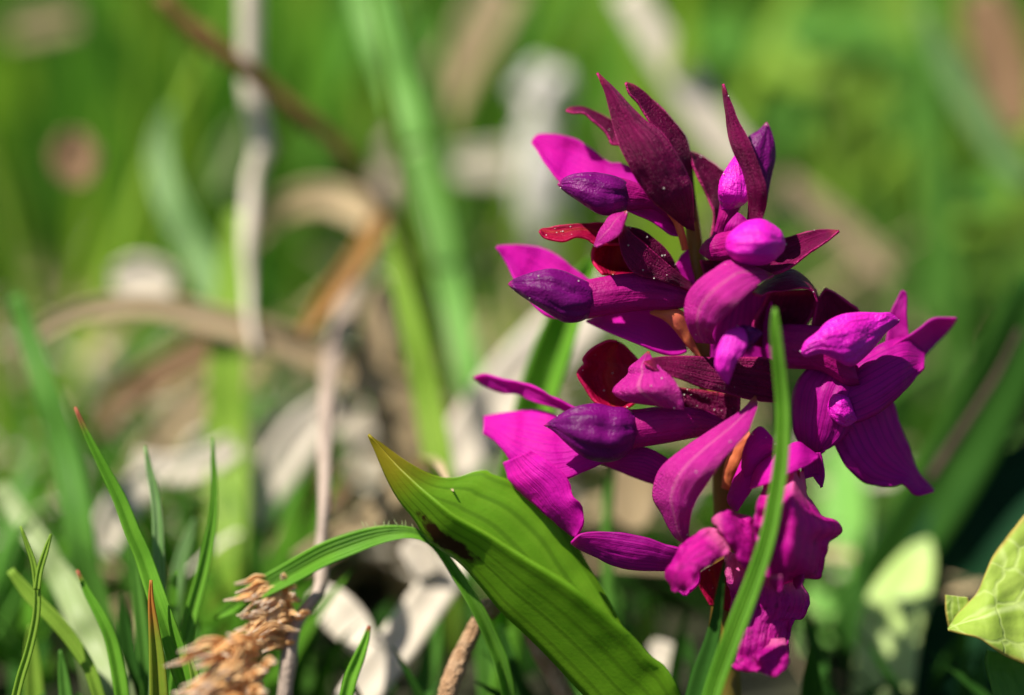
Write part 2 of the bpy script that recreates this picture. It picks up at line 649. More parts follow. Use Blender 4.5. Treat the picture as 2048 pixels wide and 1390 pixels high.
def field(y0, y1, keep=lambda x, y: True):
    def f():
        for _ in range(30):
            y = y0 + (y1 - y0) * rnd() ** 1.3
            x = uni(-1, 1) * (.10 + .32 * y)
            if keep(x, y):
                return (x, y)
        return None
    return f


def clump(f, thr):
    return lambda x, y: noise.noise(Vector((x * f, y * f * .8, 4.2))) > thr


mass('meadow_grass', 'fresh green meadow grass out of focus behind the flower', 270, M['grass_green'], field(.31, .50, lambda x, y: (x < .02 or y > .37) and clump(24, .08)(x, y)), (.05, .11), (.004, .008), (0, .35), (.1, .7))
mass('meadow_grass', 'yellow green sunlit meadow grass out of focus behind the flower', 300, M['grass_yellow'], field(.31, .55, lambda x, y: (x < .02 or y > .37) and clump(21, .06)(x, y)), (.04, .10), (.004, .009), (0, .4), (.1, .7))
mass('meadow_grass', 'taller green meadow grass far behind the flower', 950, M['grass_green'], field(.5, 1.6, clump(15, .08)), (.05, .12), (.005, .010), (0, .45), (.1, 1.0))
mass('meadow_grass', 'bright yellow green meadow grass far behind the flower', 750, M['grass_yellow'], field(.5, 1.6, clump(13, .10)), (.04, .11), (.005, .012), (0, .5), (.1, 1.0))
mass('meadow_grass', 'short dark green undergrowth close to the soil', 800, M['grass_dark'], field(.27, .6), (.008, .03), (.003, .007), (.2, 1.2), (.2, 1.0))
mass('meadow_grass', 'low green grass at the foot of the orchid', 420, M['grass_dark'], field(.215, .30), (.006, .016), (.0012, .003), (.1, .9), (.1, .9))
mass('meadow_grass', 'low bright grass between the shoots at the lower left', 260, M['grass_green'], lambda: (uni(-.080, -.022), uni(.232, .30)), (.010, .026), (.0015, .004), (.1, .6), (.1, .9))
mass('dry_grass', 'thin arching dead straws tangled between the green shoots', 150, M['straw_pale'], lambda: (uni(-.09, .0), uni(.262, .36)), (.02, .05), (.0010, .0030), (.5, 1.3), (.4, 1.5), .001)
mass('dry_grass', 'small white scraps added as bright sun glints among the straws', 130, M['straw_glint'], lambda: (uni(-.085, .01), uni(.265, .36)), (.006, .014), (.0025, .0055), (.9, 1.5), (.1, .8), .006)  # bright pieces added to read as blurred glints
mass('dry_grass', 'thin tan straws tangled between the green shoots', 150, M['straw'], lambda: (uni(-.09, .02), uni(.262, .38)), (.02, .06), (.0010, .0028), (.4, 1.3), (.4, 1.5), .001)
mass('meadow_grass', 'thin upright green shoots among the dry straws', 85, M['grass_yellow'], lambda: (uni(-.10, .01), uni(.275, .37)), (.03, .075), (.0014, .0035), (0, .3), (.05, .5))
mass('meadow_grass', 'low fresh green grass between the dry stalks', 420, M['grass_green'], field(.27, .45), (.012, .035), (.002, .005), (.1, .7), (.1, .9))
mass('dry_grass', 'dry straw and dead grass lying on the soil', 520, M['straw'], field(.26, .9), (.015, .05), (.002, .005), (1.1, 1.5), (.1, .5), .002)
mass('dry_grass', 'pale bleached dead grass scattered on the soil', 300, M['straw_pale'], field(.27, .8, lambda x, y: x < .03), (.012, .04), (.002, .005), (1.0, 1.5), (.1, .5), .003)


# ------------------------------------------------------------------ the orchid
orchid = empty('orchid', (0, 0, 0))
tag(orchid, 'magenta orchid flower spike with dark maroon bracts and violet buds above a broad folded leaf', 'orchid')


def flower(label=None):
    e = empty('flower', (0, 0, 0), orchid)
    if label:
        e['label'] = label
    return e


# stem
tube('stem', [(1372, 300, 16), (1380, 400, 24), (1390, 500, 34), (1398, 600, 40), (1412, 720, 44), (1432, 850, 48), (1450, 960, 52), (1452, 1100, 56),
              (1450, 1250, 60), (1450, 1400, 62), (1446, 1640, 64)], M['stem'], d=[60, 70, 75, 80, 90, 100, 140], parent=orchid, n=50, root=True)

b = lambda *a, **k: sheet('bract', *a, parent=orchid, **k)
# topmost bracts
b([(1194, 146), (1215, 203), (1230, 265), (1251, 317), (1282, 371), (1311, 407), (1344, 433), (1375, 456)],
  [(1194, 146), (1228, 177), (1259, 211), (1287, 239), (1316, 260), (1347, 299), (1370, 340), (1384, 379), (1386, 436), (1388, 462)],
  M['bract'], d=[-20, -60, -80, -60, 10], bulge=[-.2, -.28, -.3, -.15], tilt=-10, crease=-.06, ripple=5, wr=4, label='broad pointed maroon bract at the top of the spike')
b([(1251, 165), (1259, 187), (1277, 208), (1300, 244), (1324, 268), (1345, 300), (1366, 350), (1384, 440)],
  [(1251, 165), (1272, 172), (1298, 192), (1334, 226), (1360, 255), (1374, 278), (1382, 320), (1388, 380), (1394, 445)],
  M['bract'], d=[0, 15, 25, 40, 50], bulge=.25, tilt=-30, ripple=6)
b([(1132, 221), (1145, 215), (1171, 215), (1197, 226), (1223, 239), (1250, 255), (1290, 290)],
  [(1132, 221), (1145, 226), (1168, 227), (1186, 242), (1207, 260), (1219, 278), (1224, 288), (1250, 292), (1290, 310)],
  M['bract'], d=[60, 60, 50, 50], bulge=.25, tilt=30, ripple=5, label='thin curled maroon bract tip')
b([(1446, 168), (1447, 190), (1452, 224), (1456, 260), (1461, 286), (1472, 312), (1487, 343), (1495, 379), (1498, 410), (1496, 440)],
  [(1446, 168), (1459, 195), (1474, 234), (1495, 275), (1511, 312), (1524, 348), (1533, 379), (1532, 410), (1524, 440)],
  M['bract'], d=[-20, -40, -70, -70, -30], bulge=-.3, tilt=[10, 30, 40], ripple=4, label='tall narrow maroon bract curving up to a point')
b([(1380, 304), (1389, 340), (1404, 371), (1420, 405), (1428, 431), (1422, 478)],
  [(1380, 304), (1397, 309), (1417, 319), (1440, 336), (1452, 350), (1450, 400), (1446, 440), (1430, 480)],
  M['bract'], d=[60, 60, 60, 60], bulge=.2, tilt=-30, ripple=6)

# flower at the upper left
f = flower()
sheet('sepal', [(1064, 285), (1075, 269), (1104, 267), (1135, 273), (1166, 286), (1199, 310), (1220, 325), (1240, 326), (1275, 338)],
      [(1064, 285), (1075, 301), (1091, 327), (1111, 353), (1130, 370), (1170, 385), (1220, 390), (1285, 380)],
      M['petal'], f, d=[110, 80, 60, 40], bulge=.22, tilt=[20, 70, 60], ripple=6)
body('bud', [(1114, 369), (1124, 358), (1145, 348), (1181, 344), (1215, 348), (1241, 356), (1258, 368), (1266, 384)],
     [(1114, 369), (1129, 384), (1155, 402), (1181, 420), (1205, 431), (1233, 430), (1252, 420), (1266, 392)], M['bud'], f, d=[-20, -30, -20, 0], ratio=.85,
     furrow=[(80, .17, 6), (35, .10, 6)], keel=.04, wr=2.2)
body('ovary', [(1215, 352), (1245, 356), (1280, 368), (1310, 385), (1345, 420), (1362, 450)], [(1215, 420), (1250, 424), (1285, 418), (1312, 422), (1340, 445), (1352, 462)],
     M['ovary'], f, d=[-5, 0, 10, 40], ratio=.8, wr=1)
sheet('petal', [(1252, 419), (1285, 415), (1324, 420), (1344, 436), (1356, 455), (1361, 468)], [(1252, 419), (1272, 428), (1298, 439), (1321, 454), (1340, 468), (1356, 471)],
      M['petal'], f, d=[10, 20, 30], bulge=.2, tilt=30, ripple=3)
tube('ovary', [(1338, 424, 12), (1352, 440, 16), (1362, 465, 16), (1370, 500, 14)], M['orange'], d=[0, 10, 30], parent=f, n=16)

# upper right buds
f = flower()
body('bud', [(1534, 243), (1516, 260), (1492, 277), (1484, 310), (1484, 350), (1496, 400), (1508, 440)],
     [(1534, 243), (1543, 260), (1551, 291), (1551, 322), (1544, 353), (1536, 392), (1522, 440)], M['bud'], f, d=[40, 40, 40, 50], ratio=.8, furrow=[(110, .14, 12)], wr=2)
f = flower()
body('bud', [(1472, 306), (1454, 333), (1440, 358), (1436, 380), (1437, 398), (1443, 418)],
     [(1472, 306), (1490, 330), (1500, 360), (1500, 390), (1490, 408), (1466, 420)], M['budlit'], f, d=[0, -10, -20, 0], ratio=.75, wr=2)
body('ovary', [(1440, 405), (1436, 430), (1428, 460), (1412, 500)], [(1486, 405), (1476, 425), (1462, 450), (1440, 505)], M['ovary'], f, d=[10, 10, 20, 40], ratio=.8, wr=1)
sheet('petal', [(1476, 426), (1462, 440), (1450, 458), (1448, 480)], [(1476, 426), (1490, 438), (1500, 452), (1496, 480)], M['sepal'], f, d=[-40, -40, -20], bulge=-.2, ripple=4)

# bud pointing at the viewer
f = flower()
body('bud', [(1450, 489), (1455, 471), (1471, 455), (1494, 441), (1522, 437), (1543, 446), (1561, 460), (1569, 475), (1572, 489)],
     [(1450, 489), (1452, 499), (1460, 513), (1478, 525), (1501, 531), (1529, 530), (1547, 522), (1566, 504), (1572, 489)], M['budlit'], f, d=-90, ratio=1.25,
     furrow=[(70, .06, 9), (105, .09, 7), (130, .05, 6)], keel=.05, wr=3.2, freq=.035, label='round magenta bud facing the viewer')
body('ovary', [(1398, 500), (1412, 480), (1440, 466), (1475, 460), (1510, 470)], [(1398, 505), (1420, 520), (1450, 522), (1480, 518), (1510, 510)], M['ovary'], f, d=[20, -10, -40, -70], ratio=.9, wr=1)
b([(1678, 462), (1639, 460), (1612, 464), (1570, 475), (1520, 480), (1470, 490), (1420, 505)], [(1678, 462), (1653, 483), (1616, 508), (1579, 536), (1547, 549), (1505, 548), (1430, 540)],
  M['bract'], d=[-20, -10, 0, 20], bulge=[.1, .25, .2], tilt=[40, 50, 30], ripple=6, label='maroon bract pointing right beneath the round bud')
# big bract in the middle, painted in the sunlit rose
b([(1547, 551), (1513, 536), (1464, 521), (1427, 540), (1393, 566), (1374, 593), (1370, 626), (1379, 658), (1394, 684)],
  [(1547, 551), (1522, 566), (1494, 589), (1462, 619), (1437, 646), (1425, 669), (1432, 688)],
  M['bractlit'], d=[-60, -110, -130, -100, -50], bulge=[-.1, -.28, -.3, -.2], tilt=[20, 70, 70, 20], ripple=4, wr=1.5, label='broad bract coloured a sunlit rose curling over in the middle of the spike')
b([(1506, 587), (1536, 559), (1570, 541), (1591, 542), (1616, 561), (1632, 584), (1636, 600)], [(1506, 587), (1522, 592), (1540, 585), (1570, 582), (1605, 576), (1625, 582), (1634, 604)],
  M['bract'], d=[-50, -20, -10, 0], bulge=-.3, tilt=60, ripple=4)
b([(1540, 582), (1524, 612), (1508, 642), (1500, 690)], [(1632, 578), (1634, 600), (1625, 630), (1606, 660), (1590, 710)], M['bract'], d=[0, 30, 40, 40], bulge=.35, tilt=-20, ripple=5)
b([(1651, 577), (1637, 598), (1628, 630), (1623, 655), (1620, 690)], [(1651, 577), (1671, 586), (1700, 607), (1720, 626), (1730, 690)], M['bract'], d=[30, 30, 30], bulge=.25, ripple=5)
# dark inner bracts around the stem
b([(1460, 560), (1440, 610), (1425, 660), (1420, 720)], [(1540, 575), (1545, 620), (1550, 680), (1555, 760)], M['sepal'], d=[20, 40, 50], bulge=.2, ripple=6)
b([(1400, 520), (1410, 560), (1415, 600)], [(1470, 515), (1480, 560), (1470, 600)], M['bract'], d=[30, 40, 50], bulge=.2, ripple=4)

# left middle flower
f = flower()
sheet('sepal', [(993, 494), (1025, 489), (1058, 491), (1089, 497), (1121, 514), (1146, 535), (1175, 556), (1200, 575)],
      [(993, 494), (1007, 514), (1027, 553), (1050, 590), (1095, 632), (1140, 630), (1200, 600)], M['petal'], f, d=[100, 80, 60, 40], bulge=.2, tilt=[30, 80, 60], ripple=6)
body('bud', [(1015, 568), (1027, 558), (1058, 546), (1097, 537), (1126, 541), (1154, 553), (1180, 566), (1193, 580), (1198, 596)],
     [(1015, 568), (1025, 579), (1045, 594), (1077, 615), (1110, 636), (1128, 645), (1154, 645), (1175, 636), (1191, 615), (1198, 600)], M['bud'], f, d=[-30, -50, -40, -20], ratio=.85,
     furrow=[(70, .16, 6), (30, .10, 6), (120, .12, 7)], keel=.05, wr=2.4, label='violet bud with a wrinkled pointed tip')
body('ovary', [(1150, 566), (1180, 558), (1219, 551), (1271, 546), (1322, 555), (1364, 570), (1392, 590)], [(1150, 640), (1175, 638), (1219, 630), (1284, 621), (1335, 620), (1364, 617), (1392, 610)],
     M['ovary'], f, d=[-20, -20, -10, 10, 30], ratio=.8, furrow=[(60, .16, 12)], wr=1)
sheet('petal', [(1173, 642), (1230, 618), (1297, 615), (1315, 628), (1348, 659), (1368, 685), (1373, 700)], [(1173, 642), (1219, 664), (1271, 685), (1310, 702), (1335, 709), (1356, 709), (1373, 702)],
      M['petal'], f, d=[50, 40, 40], bulge=.15, tilt=[40, 80, 60], ripple=4)
body('ovary', [(1300, 622), (1335, 616), (1366, 622), (1381, 648), (1388, 680), (1402, 712)], [(1300, 628), (1330, 642), (1352, 665), (1370, 688), (1386, 706), (1398, 716)], M['orange'], f, d=[20, 10, 20, 30], ratio=.6, wr=.6)
b([(1079, 462), (1089, 457), (1126, 450), (1162, 447), (1206, 445), (1240, 448)], [(1079, 462), (1089, 475), (1115, 482), (1131, 482), (1152, 474), (1175, 478), (1192, 488), (1240, 490)],
  M['bractred'], d=[-10, -10, 0, 10], bulge=.25, tilt=30, ripple=4, label='crimson bract pointing left')
b([(1254, 423), (1222, 432), (1209, 449), (1198, 467), (1189, 492)], [(1254, 423), (1247, 452), (1241, 467), (1222, 481), (1192, 494)], M['bractlit'], d=[-50, -70, -70, -60], bulge=-.25, tilt=40, ripple=3)
b([(1246, 448), (1205, 470), (1188, 493), (1183, 511), (1188, 529), (1206, 549)], [(1246, 448), (1266, 470), (1297, 496), (1297, 520), (1285, 545), (1245, 552)], M['bractred'], d=[-40, -10, 10, 10, -20], bulge=.45, tilt=-10, ripple=3)
b([(1246, 448), (1266, 470), (1297, 496), (1335, 529), (1386, 571)], [(1236, 470), (1245, 510), (1268, 545), (1320, 560), (1388, 584)], M['bract'], d=[-40, -40, -20, 20], bulge=-.2, tilt=20, ripple=3)
b([(1254, 454), (1284, 461), (1315, 483), (1341, 511), (1366, 555)], [(1254, 454), (1275, 480), (1305, 505), (1335, 535), (1362, 560)], M['bract'], d=[10, 20, 40], bulge=-.2, ripple=3)
sheet('petal', [(1376, 498), (1360, 514), (1350, 545), (1372, 580)], [(1376, 498), (1382, 530), (1390, 560), (1390, 585)], M['petal'], f, d=[50, 40, 40], bulge=.1)

# centre bracts and small open bud
f = flower()
body('bud', [(1475, 652), (1453, 663), (1440, 682), (1430, 707), (1430, 733), (1441, 755), (1456, 770)],
     [(1475, 652), (1490, 660), (1496, 685), (1490, 703), (1473, 726), (1464, 750), (1456, 770)], M['budlit'], f, d=[-110, -120, -130, -120], ratio=.5, wr=2, label='small curled magenta bud in the centre')
body('petal', [(1474, 654), (1490, 650), (1510, 654), (1526, 666)], [(1478, 700), (1496, 700), (1512, 684), (1526, 668)], M['bud'], f, d=-105, ratio=.45, wr=4, freq=.09)
b([(1288, 725), (1313, 716), (1377, 713), (1427, 716), (1480, 715), (1541, 718), (1566, 745)], [(1288, 725), (1313, 742), (1361, 758), (1408, 776), (1453, 787), (1497, 799), (1556, 806)],
  M['bract'], d=[-70, -60, -30, 0, 20], bulge=[-.1, -.15, -.1], tilt=[30, 30, -20], crease=.08, ripple=4, label='long dark maroon bract pointing left below the small bud')
b([(1297, 703), (1276, 722), (1259, 736), (1256, 750), (1228, 777), (1232, 790), (1259, 803), (1300, 808)], [(1297, 703), (1308, 722), (1329, 744), (1348, 761), (1364, 790), (1369, 815), (1368, 817), (1367, 819)],
  M['bractlit'], d=[-40, -60, -80, -70], bulge=[-.1, -.2, -.22, -.2], tilt=[10, 40, 50], ripple=5, wr=3, label='bract coloured a sunlit rose curling downward with a pointed tip')
b([(1234, 683), (1215, 682), (1183, 698), (1166, 717), (1169, 728), (1155, 747), (1171, 777), (1193, 806), (1226, 818)], [(1234, 683), (1252, 695), (1275, 719), (1290, 740), (1290, 770), (1275, 800), (1262, 812), (1250, 818), (1232, 819)],
  M['bractred'], d=[30, 20, 10, 0], bulge=.3, tilt=-20, ripple=5, label='broad crimson bract lit through from behind')
b([(1320, 770), (1345, 790), (1370, 820)], [(1480, 790), (1480, 830), (1470, 870)], M['bract'], d=[10, 20, 30], bulge=.1, ripple=3)

# left lower flower
f = flower('open flower with pale magenta lip at the left')
body('bud', [(1087, 851), (1107, 837), (1145, 815), (1190, 806), (1224, 813), (1250, 815), (1270, 829), (1279, 855)],
     [(1087, 851), (1107, 863), (1133, 888), (1164, 913), (1199, 924), (1234, 921), (1259, 904), (1278, 870)], M['bud'], f, d=[-40, -60, -50, -40], ratio=.85,
     furrow=[(80, .17, 6), (125, .14, 7), (40, .10, 6)], keel=.04, wr=2.4)
body('ovary', [(1240, 818), (1275, 818), (1330, 812), (1400, 818), (1450, 840), (1480, 860)], [(1240, 905), (1270, 897), (1330, 887), (1400, 874), (1450, 868), (1480, 870)], M['ovary'], f, d=[-30, -30, -20, 20, 50], ratio=.8, wr=1)
sheet('sepal', [(948, 756), (971, 749), (1009, 759), (1057, 769), (1095, 787), (1142, 812), (1180, 830)], [(948, 756), (962, 768), (1006, 785), (1041, 790), (1063, 802), (1104, 814), (1133, 824), (1175, 850)],
      M['petal'], f, d=[110, 80, 50, 30], bulge=.15, tilt=-20, ripple=8)
sheet('lip', [(968, 834), (993, 828), (1030, 824), (1057, 820), (1088, 823), (1120, 835), (1180, 850)],
      [(966, 866), (987, 880), (1009, 904), (1040, 940), (1090, 965), (1135, 958), (1170, 942), (1210, 925)], M['petal'], f, d=[90, 60, 40, 20], bulge=-.15, tilt=[40, 90, 60], ripple=14, rfreq=.025)
sheet('lip_lobe', [(1008, 925), (1015, 950), (1022, 964), (1060, 1000), (1100, 1035), (1146, 1073)], [(1060, 900), (1130, 950), (1146, 993), (1164, 1014), (1166, 1050), (1150, 1074)], M['petal'], f, d=[30, 0, -10, -10], bulge=-.2, tilt=50, ripple=12)
sheet('petal', [(1200, 925), (1262, 899), (1294, 895), (1330, 914), (1350, 930)], [(1200, 925), (1246, 945), (1290, 962), (1307, 968), (1340, 985)], M['sepal'], f, d=[30, 20, 20], bulge=-.2, tilt=-20, ripple=4)

# large bract lower centre, painted in the sunlit rose
b([(1511, 792), (1484, 821), (1443, 848), (1377, 891), (1326, 932), (1310, 964), (1307, 996), (1323, 1024), (1335, 1049), (1351, 1075), (1368, 1085)],
  [(1511, 792), (1515, 812), (1503, 847), (1491, 869), (1440, 929), (1408, 976), (1389, 1008), (1380, 1040), (1378, 1070), (1380, 1084)],
  M['bractlit'], d=[-80, -105, -110, -80, -50], bulge=[-.1, -.15, -.25, -.3], tilt=[10, 60, 70, 30], crease=[0, -.04, -.10, -.1], ripple=4, wr=1.5,
  label='long bract coloured a sunlit rose with an orange tip in front of the stem')

# right flower: hood in the painted sunlit bud colour, outer petals in the shaded one
f = flower('shaded violet open flower at the right')
body('hood', [(1600, 702), (1611, 681), (1633, 664), (1655, 642), (1685, 628), (1721, 624), (1760, 625), (1782, 625), (1800, 641)],
     [(1600, 702), (1610, 714), (1643, 708), (1672, 720), (1702, 734), (1733, 712), (1758, 684), (1774, 664), (1795, 648), (1800, 641)], M['budlit'], f, d=[-90, -90, -70, -50, -40], ratio=.7,
     furrow=[(85, .06, 7), (110, .10, 7), (130, .06, 6)], wr=2.6, label='sunlit magenta hood')
body('ovary', [(1548, 650), (1580, 648), (1620, 650), (1660, 660), (1700, 700)], [(1548, 735), (1580, 738), (1640, 742), (1690, 770), (1720, 770)], M['ovary'], f, d=[30, 10, -10, -20], ratio=.7, wr=1)
sheet('sepal', [(1804, 582), (1793, 601), (1782, 623), (1775, 660), (1770, 700)], [(1804, 582), (1813, 590), (1813, 630), (1818, 670), (1830, 710)], M['sepal'], f, d=[70, 60, 50], bulge=.15, ripple=5)
sheet('sepal', [(1913, 637), (1868, 637), (1839, 657), (1815, 672), (1770, 700)], [(1913, 637), (1900, 657), (1875, 686), (1848, 713), (1800, 770)], M['sepal'], f, d=[100, 90, 60, 40], bulge=.15, tilt=-40, ripple=5)
sheet('petal', [(1640, 715), (1594, 765), (1584, 830), (1598, 885), (1628, 906)], [(1742, 735), (1722, 790), (1706, 840), (1682, 880), (1640, 908)], M['sepal'], f, d=[30, 10, 10, 20], bulge=[-.15, -.25, -.2], tilt=[20, 50, 30], ripple=10, cor=.05)
sheet('petal', [(1680, 740), (1740, 700), (1806, 676), (1850, 706)], [(1684, 852), (1740, 834), (1788, 800), (1848, 737)], M['sepal'], f, d=[10, 0, 20, 50], bulge=[-.2, -.25, -.1], tilt=50, ripple=10, cor=.05)
sheet('lip', [(1640, 830), (1664, 880), (1688, 928), (1724, 962), (1760, 972), (1790, 972), (1806, 968), (1832, 990), (1868, 982)],
      [(1740, 780), (1782, 798), (1800, 850), (1818, 895), (1826, 920), (1834, 940), (1845, 957), (1855, 968), (1868, 980)], M['sepal'], f, d=[30, 40, 60, 80], bulge=-.15, tilt=-50, ripple=12)
body('column', [(1652, 812), (1668, 788), (1698, 796), (1714, 836)], [(1652, 818), (1664, 838), (1690, 854), (1714, 842)], M['budlit'], f, d=[-20, -35, -25], ratio=.7, wr=3)

# front flower at the bottom
f = flower('open flower facing the viewer at the bottom with a ruffled magenta lip')
sheet('petal', [(1500, 977), (1513, 935), (1551, 907), (1592, 885), (1614, 896), (1636, 912)], [(1500, 977), (1547, 964), (1579, 948), (1601, 938), (1622, 926), (1637, 914)], M['petal'], f, d=[-70, -90, -80, -60], bulge=-.2, tilt=[40, 60, 40], ripple=5)
sheet('petal', [(1600, 908), (1604, 930), (1606, 955), (1625, 952), (1642, 975)], [(1640, 905), (1644, 915), (1648, 938), (1648, 955), (1644, 974)], M['sepal'], f, d=[-40, -40, -50], bulge=.2, ripple=8)
sheet('hood', [(1484, 935), (1488, 900), (1497, 875), (1519, 853), (1540, 870), (1556, 895)], [(1497, 980), (1506, 950), (1520, 930), (1535, 915), (1548, 905), (1560, 898)], M['petal'], f, d=[-40, -60, -60, -50], bulge=-.2, tilt=-20, ripple=5)
body('ovary', [(1498, 862), (1470, 888), (1450, 925), (1442, 975)], [(1504, 878), (1494, 912), (1480, 950), (1464, 985)], M['orange'], f, d=[0, 20, 40], ratio=.7, wr=1)
sheet('sepal', [(1496, 900), (1478, 935), (1464, 970), (1456, 1000), (1470, 1022)], [(1496, 900), (1510, 950), (1500, 985), (1486, 1005), (1472, 1022)], M['petal'], f, d=[-20, -40, -50], bulge=-.25, tilt=30, ripple=4)
sheet('lip', [(1540, 945), (1522, 985), (1510, 1030), (1512, 1080), (1520, 1120), (1530, 1150), (1548, 1172)],
      [(1606, 942), (1612, 985), (1640, 1030), (1668, 1042), (1684, 1062), (1660, 1082), (1652, 1110), (1644, 1146), (1634, 1156), (1600, 1158), (1560, 1170)], M['lip'], f, d=[-50, -95, -105, -80],
      mid=[(1588, 945), (1584, 985), (1582, 1030), (1582, 1080), (1578, 1120), (1568, 1150), (1556, 1171)], midd=[-40, -90, -100, -60], tilt=[0, -70, -100], ripple=24, rfreq=.04, nu=60, nv=31, cor=.03)
sheet('lip_tooth', [(1538, 1150), (1545, 1172), (1556, 1182)], [(1562, 1150), (1566, 1170), (1558, 1182)], M['lip'], f, d=[-165, -165], bulge=-.3, tilt=30, nu=14, nv=9, ripple=4)
sheet('lip_tooth', [(1590, 1140), (1588, 1165), (1594, 1178)], [(1606, 1135), (1606, 1160), (1596, 1178)], M['lip'], f, d=[-90, -100], bulge=-.3, tilt=30, nu=14, nv=9, ripple=4)
sheet('lip_lobe', [(1424, 1038), (1445, 1021), (1466, 1025), (1501, 1036), (1530, 1060)], [(1424, 1040), (1445, 1066), (1463, 1092), (1495, 1140), (1535, 1120)], M['lip'], f, d=[-120, -125, -110, -70], bulge=-.25, tilt=[30, 60, 60], ripple=24, rfreq=.045, cor=.035)
sheet('lip_lobe', [(1440, 1062), (1413, 1058), (1369, 1085), (1354, 1105), (1337, 1135), (1331, 1150), (1346, 1183)], [(1462, 1086), (1454, 1108), (1425, 1125), (1396, 1146), (1388, 1165), (1375, 1178), (1348, 1183)], M['lip'], f, d=[-100, -130, -140, -110], bulge=-.3, tilt=[30, 60, 50], ripple=28, rfreq=.045, cor=.035)
sheet('lip_lobe', [(1340, 1150), (1352, 1176), (1369, 1191)], [(1400, 1140), (1398, 1165), (1372, 1191)], M['sepal'], f, d=[-50, -50, -60], bulge=.2, ripple=4)
sheet('sepal', [(1143, 1086), (1164, 1067), (1208, 1063), (1252, 1067), (1296, 1076), (1331, 1089), (1370, 1100)], [(1143, 1086), (1158, 1097), (1193, 1114), (1223, 1129), (1267, 1139), (1331, 1141), (1370, 1135)], M['sepal'], f,
      d=[-20, -30, -40, -40], bulge=-.12, tilt=-30, ripple=4, label='long violet sepal pointing left')
sheet('lip_lobe', [(1450, 1100), (1452, 1150), (1462, 1200), (1455, 1260), (1450, 1320), (1480, 1342), (1510, 1342), (1545, 1353)],
      [(1590, 1150), (1612, 1180), (1619, 1205), (1606, 1234), (1589, 1241), (1581, 1272), (1578, 1290), (1574, 1331), (1562, 1346), (1548, 1353)], M['lip'], f, d=[-20, -40, -70, -110], bulge=-.22, tilt=[-20, -40, -40], ripple=26, rfreq=.04, nu=60, nv=31, cor=.03)
sheet('lip_lobe', [(1520, 1280), (1512, 1315), (1524, 1342), (1545, 1353)], [(1570, 1276), (1576, 1310), (1575, 1332), (1550, 1353)], M['lip'], f, d=[-80, -125, -145], bulge=-.15, tilt=30, ripple=14, rfreq=.05, cor=.035)
sheet('bract', [(1390, 1150), (1402, 1180), (1420, 1210)], [(1460, 1110), (1470, 1160), (1480, 1230)], M['bractred'], f, d=[0, 10, 10], bulge=.15)
body('spur', [(1600, 940), (1600, 980), (1598, 1020), (1590, 1060)], [(1560, 940), (1572, 980), (1580, 1020), (1586, 1060)], M['bractred'], f, d=-70, ratio=.8)

# the broad folded leaf of the orchid
far = [(737, 868), (780, 899), (816, 924), (852, 944), (888, 955), (920, 953), (945, 944), (971, 940), (988, 950), (1006, 955), (1050, 974), (1096, 1010), (1129, 1046), (1154, 1093), (1194, 1158), (1233, 1230), (1270, 1310), (1330, 1420), (1440, 1600)]
keel = [(737, 870), (751, 902), (776, 960), (801, 1003), (830, 1039), (859, 1082), (917, 1122), (960, 1169), (1003, 1222), (1053, 1269), (1104, 1320), (1160, 1380), (1240, 1460), (1440, 1620)]
near = [(737, 869), (760, 892), (800, 935), (834, 967), (859, 989), (913, 1032), (978, 1068), (1057, 1118), (1140, 1169), (1211, 1226), (1265, 1273), (1300, 1312), (1350, 1366), (1440, 1600)]
sheet('leaf', far, near, M['leaf'], orchid, d=[0, -20, -30, -20, 40], mid=keel, midd=[0, 20, 30, 20, 40], tilt=[10, 140, 170, 120, 20], nu=80, nv=25, ripple=5, rfreq=.02, thick=5,
      label='broad green leaf folded lengthwise with a brown bruise')


# pollen dust on the sharp petals
def pollen():
    verts, faces = [], []
    srcs = [o for o in orchid.children_recursive if o.type == 'MESH' and o.name.split('.')[0] in ('bract', 'bud', 'hood')]
    for o in srcs:
        vs = o.data.vertices
        for _ in range(random.choice((1, 2, 3, 4, 9))):
            v = vs[random.randrange(len(vs))]
            c = v.co
            to = (CAM - c).normalized()
            r = uni(.00004, .00010) * (1.5 if rnd() < .1 else 1)
            c = c + to * r * .9 + to * 0.00016
            k = len(verts)
            for dx, dy, dz in ((1, 0, 0), (-1, 0, 0), (0, 1, 0), (0, -1, 0), (0, 0, 1), (0, 0, -1)):
                verts.append(c + Vector((dx, dy, dz)) * r)
            for t in ((0, 2, 4), (2, 1, 4), (1, 3, 4), (3, 0, 4), (2, 0, 5), (1, 2, 5), (3, 1, 5), (0, 3, 5)):
                faces.append(tuple(k + i for i in t))
    o = mesh_obj('pollen', verts, faces, [(0, 0)] * len(verts), M['seed'], orchid)
    tag(o, 'pale pollen grains dusted on the bracts and buds', kind='stuff')


pollen()


# ------------------------------------------------------------------ single blades, stalks and leaves of the meadow
def blade(name, label, cat, pts, mat, d, root=True, group=None, **k):
    o = ribbon(name, pts, M[mat], d=d, root=root, **k)
    return tag(o, label, cat, group)


def stalk(name, label, cat, pts, mat, d, root=True, **k):
    o = tube(name, pts, M[mat], d=d, root=root, **k)
    return tag(o, label, cat)


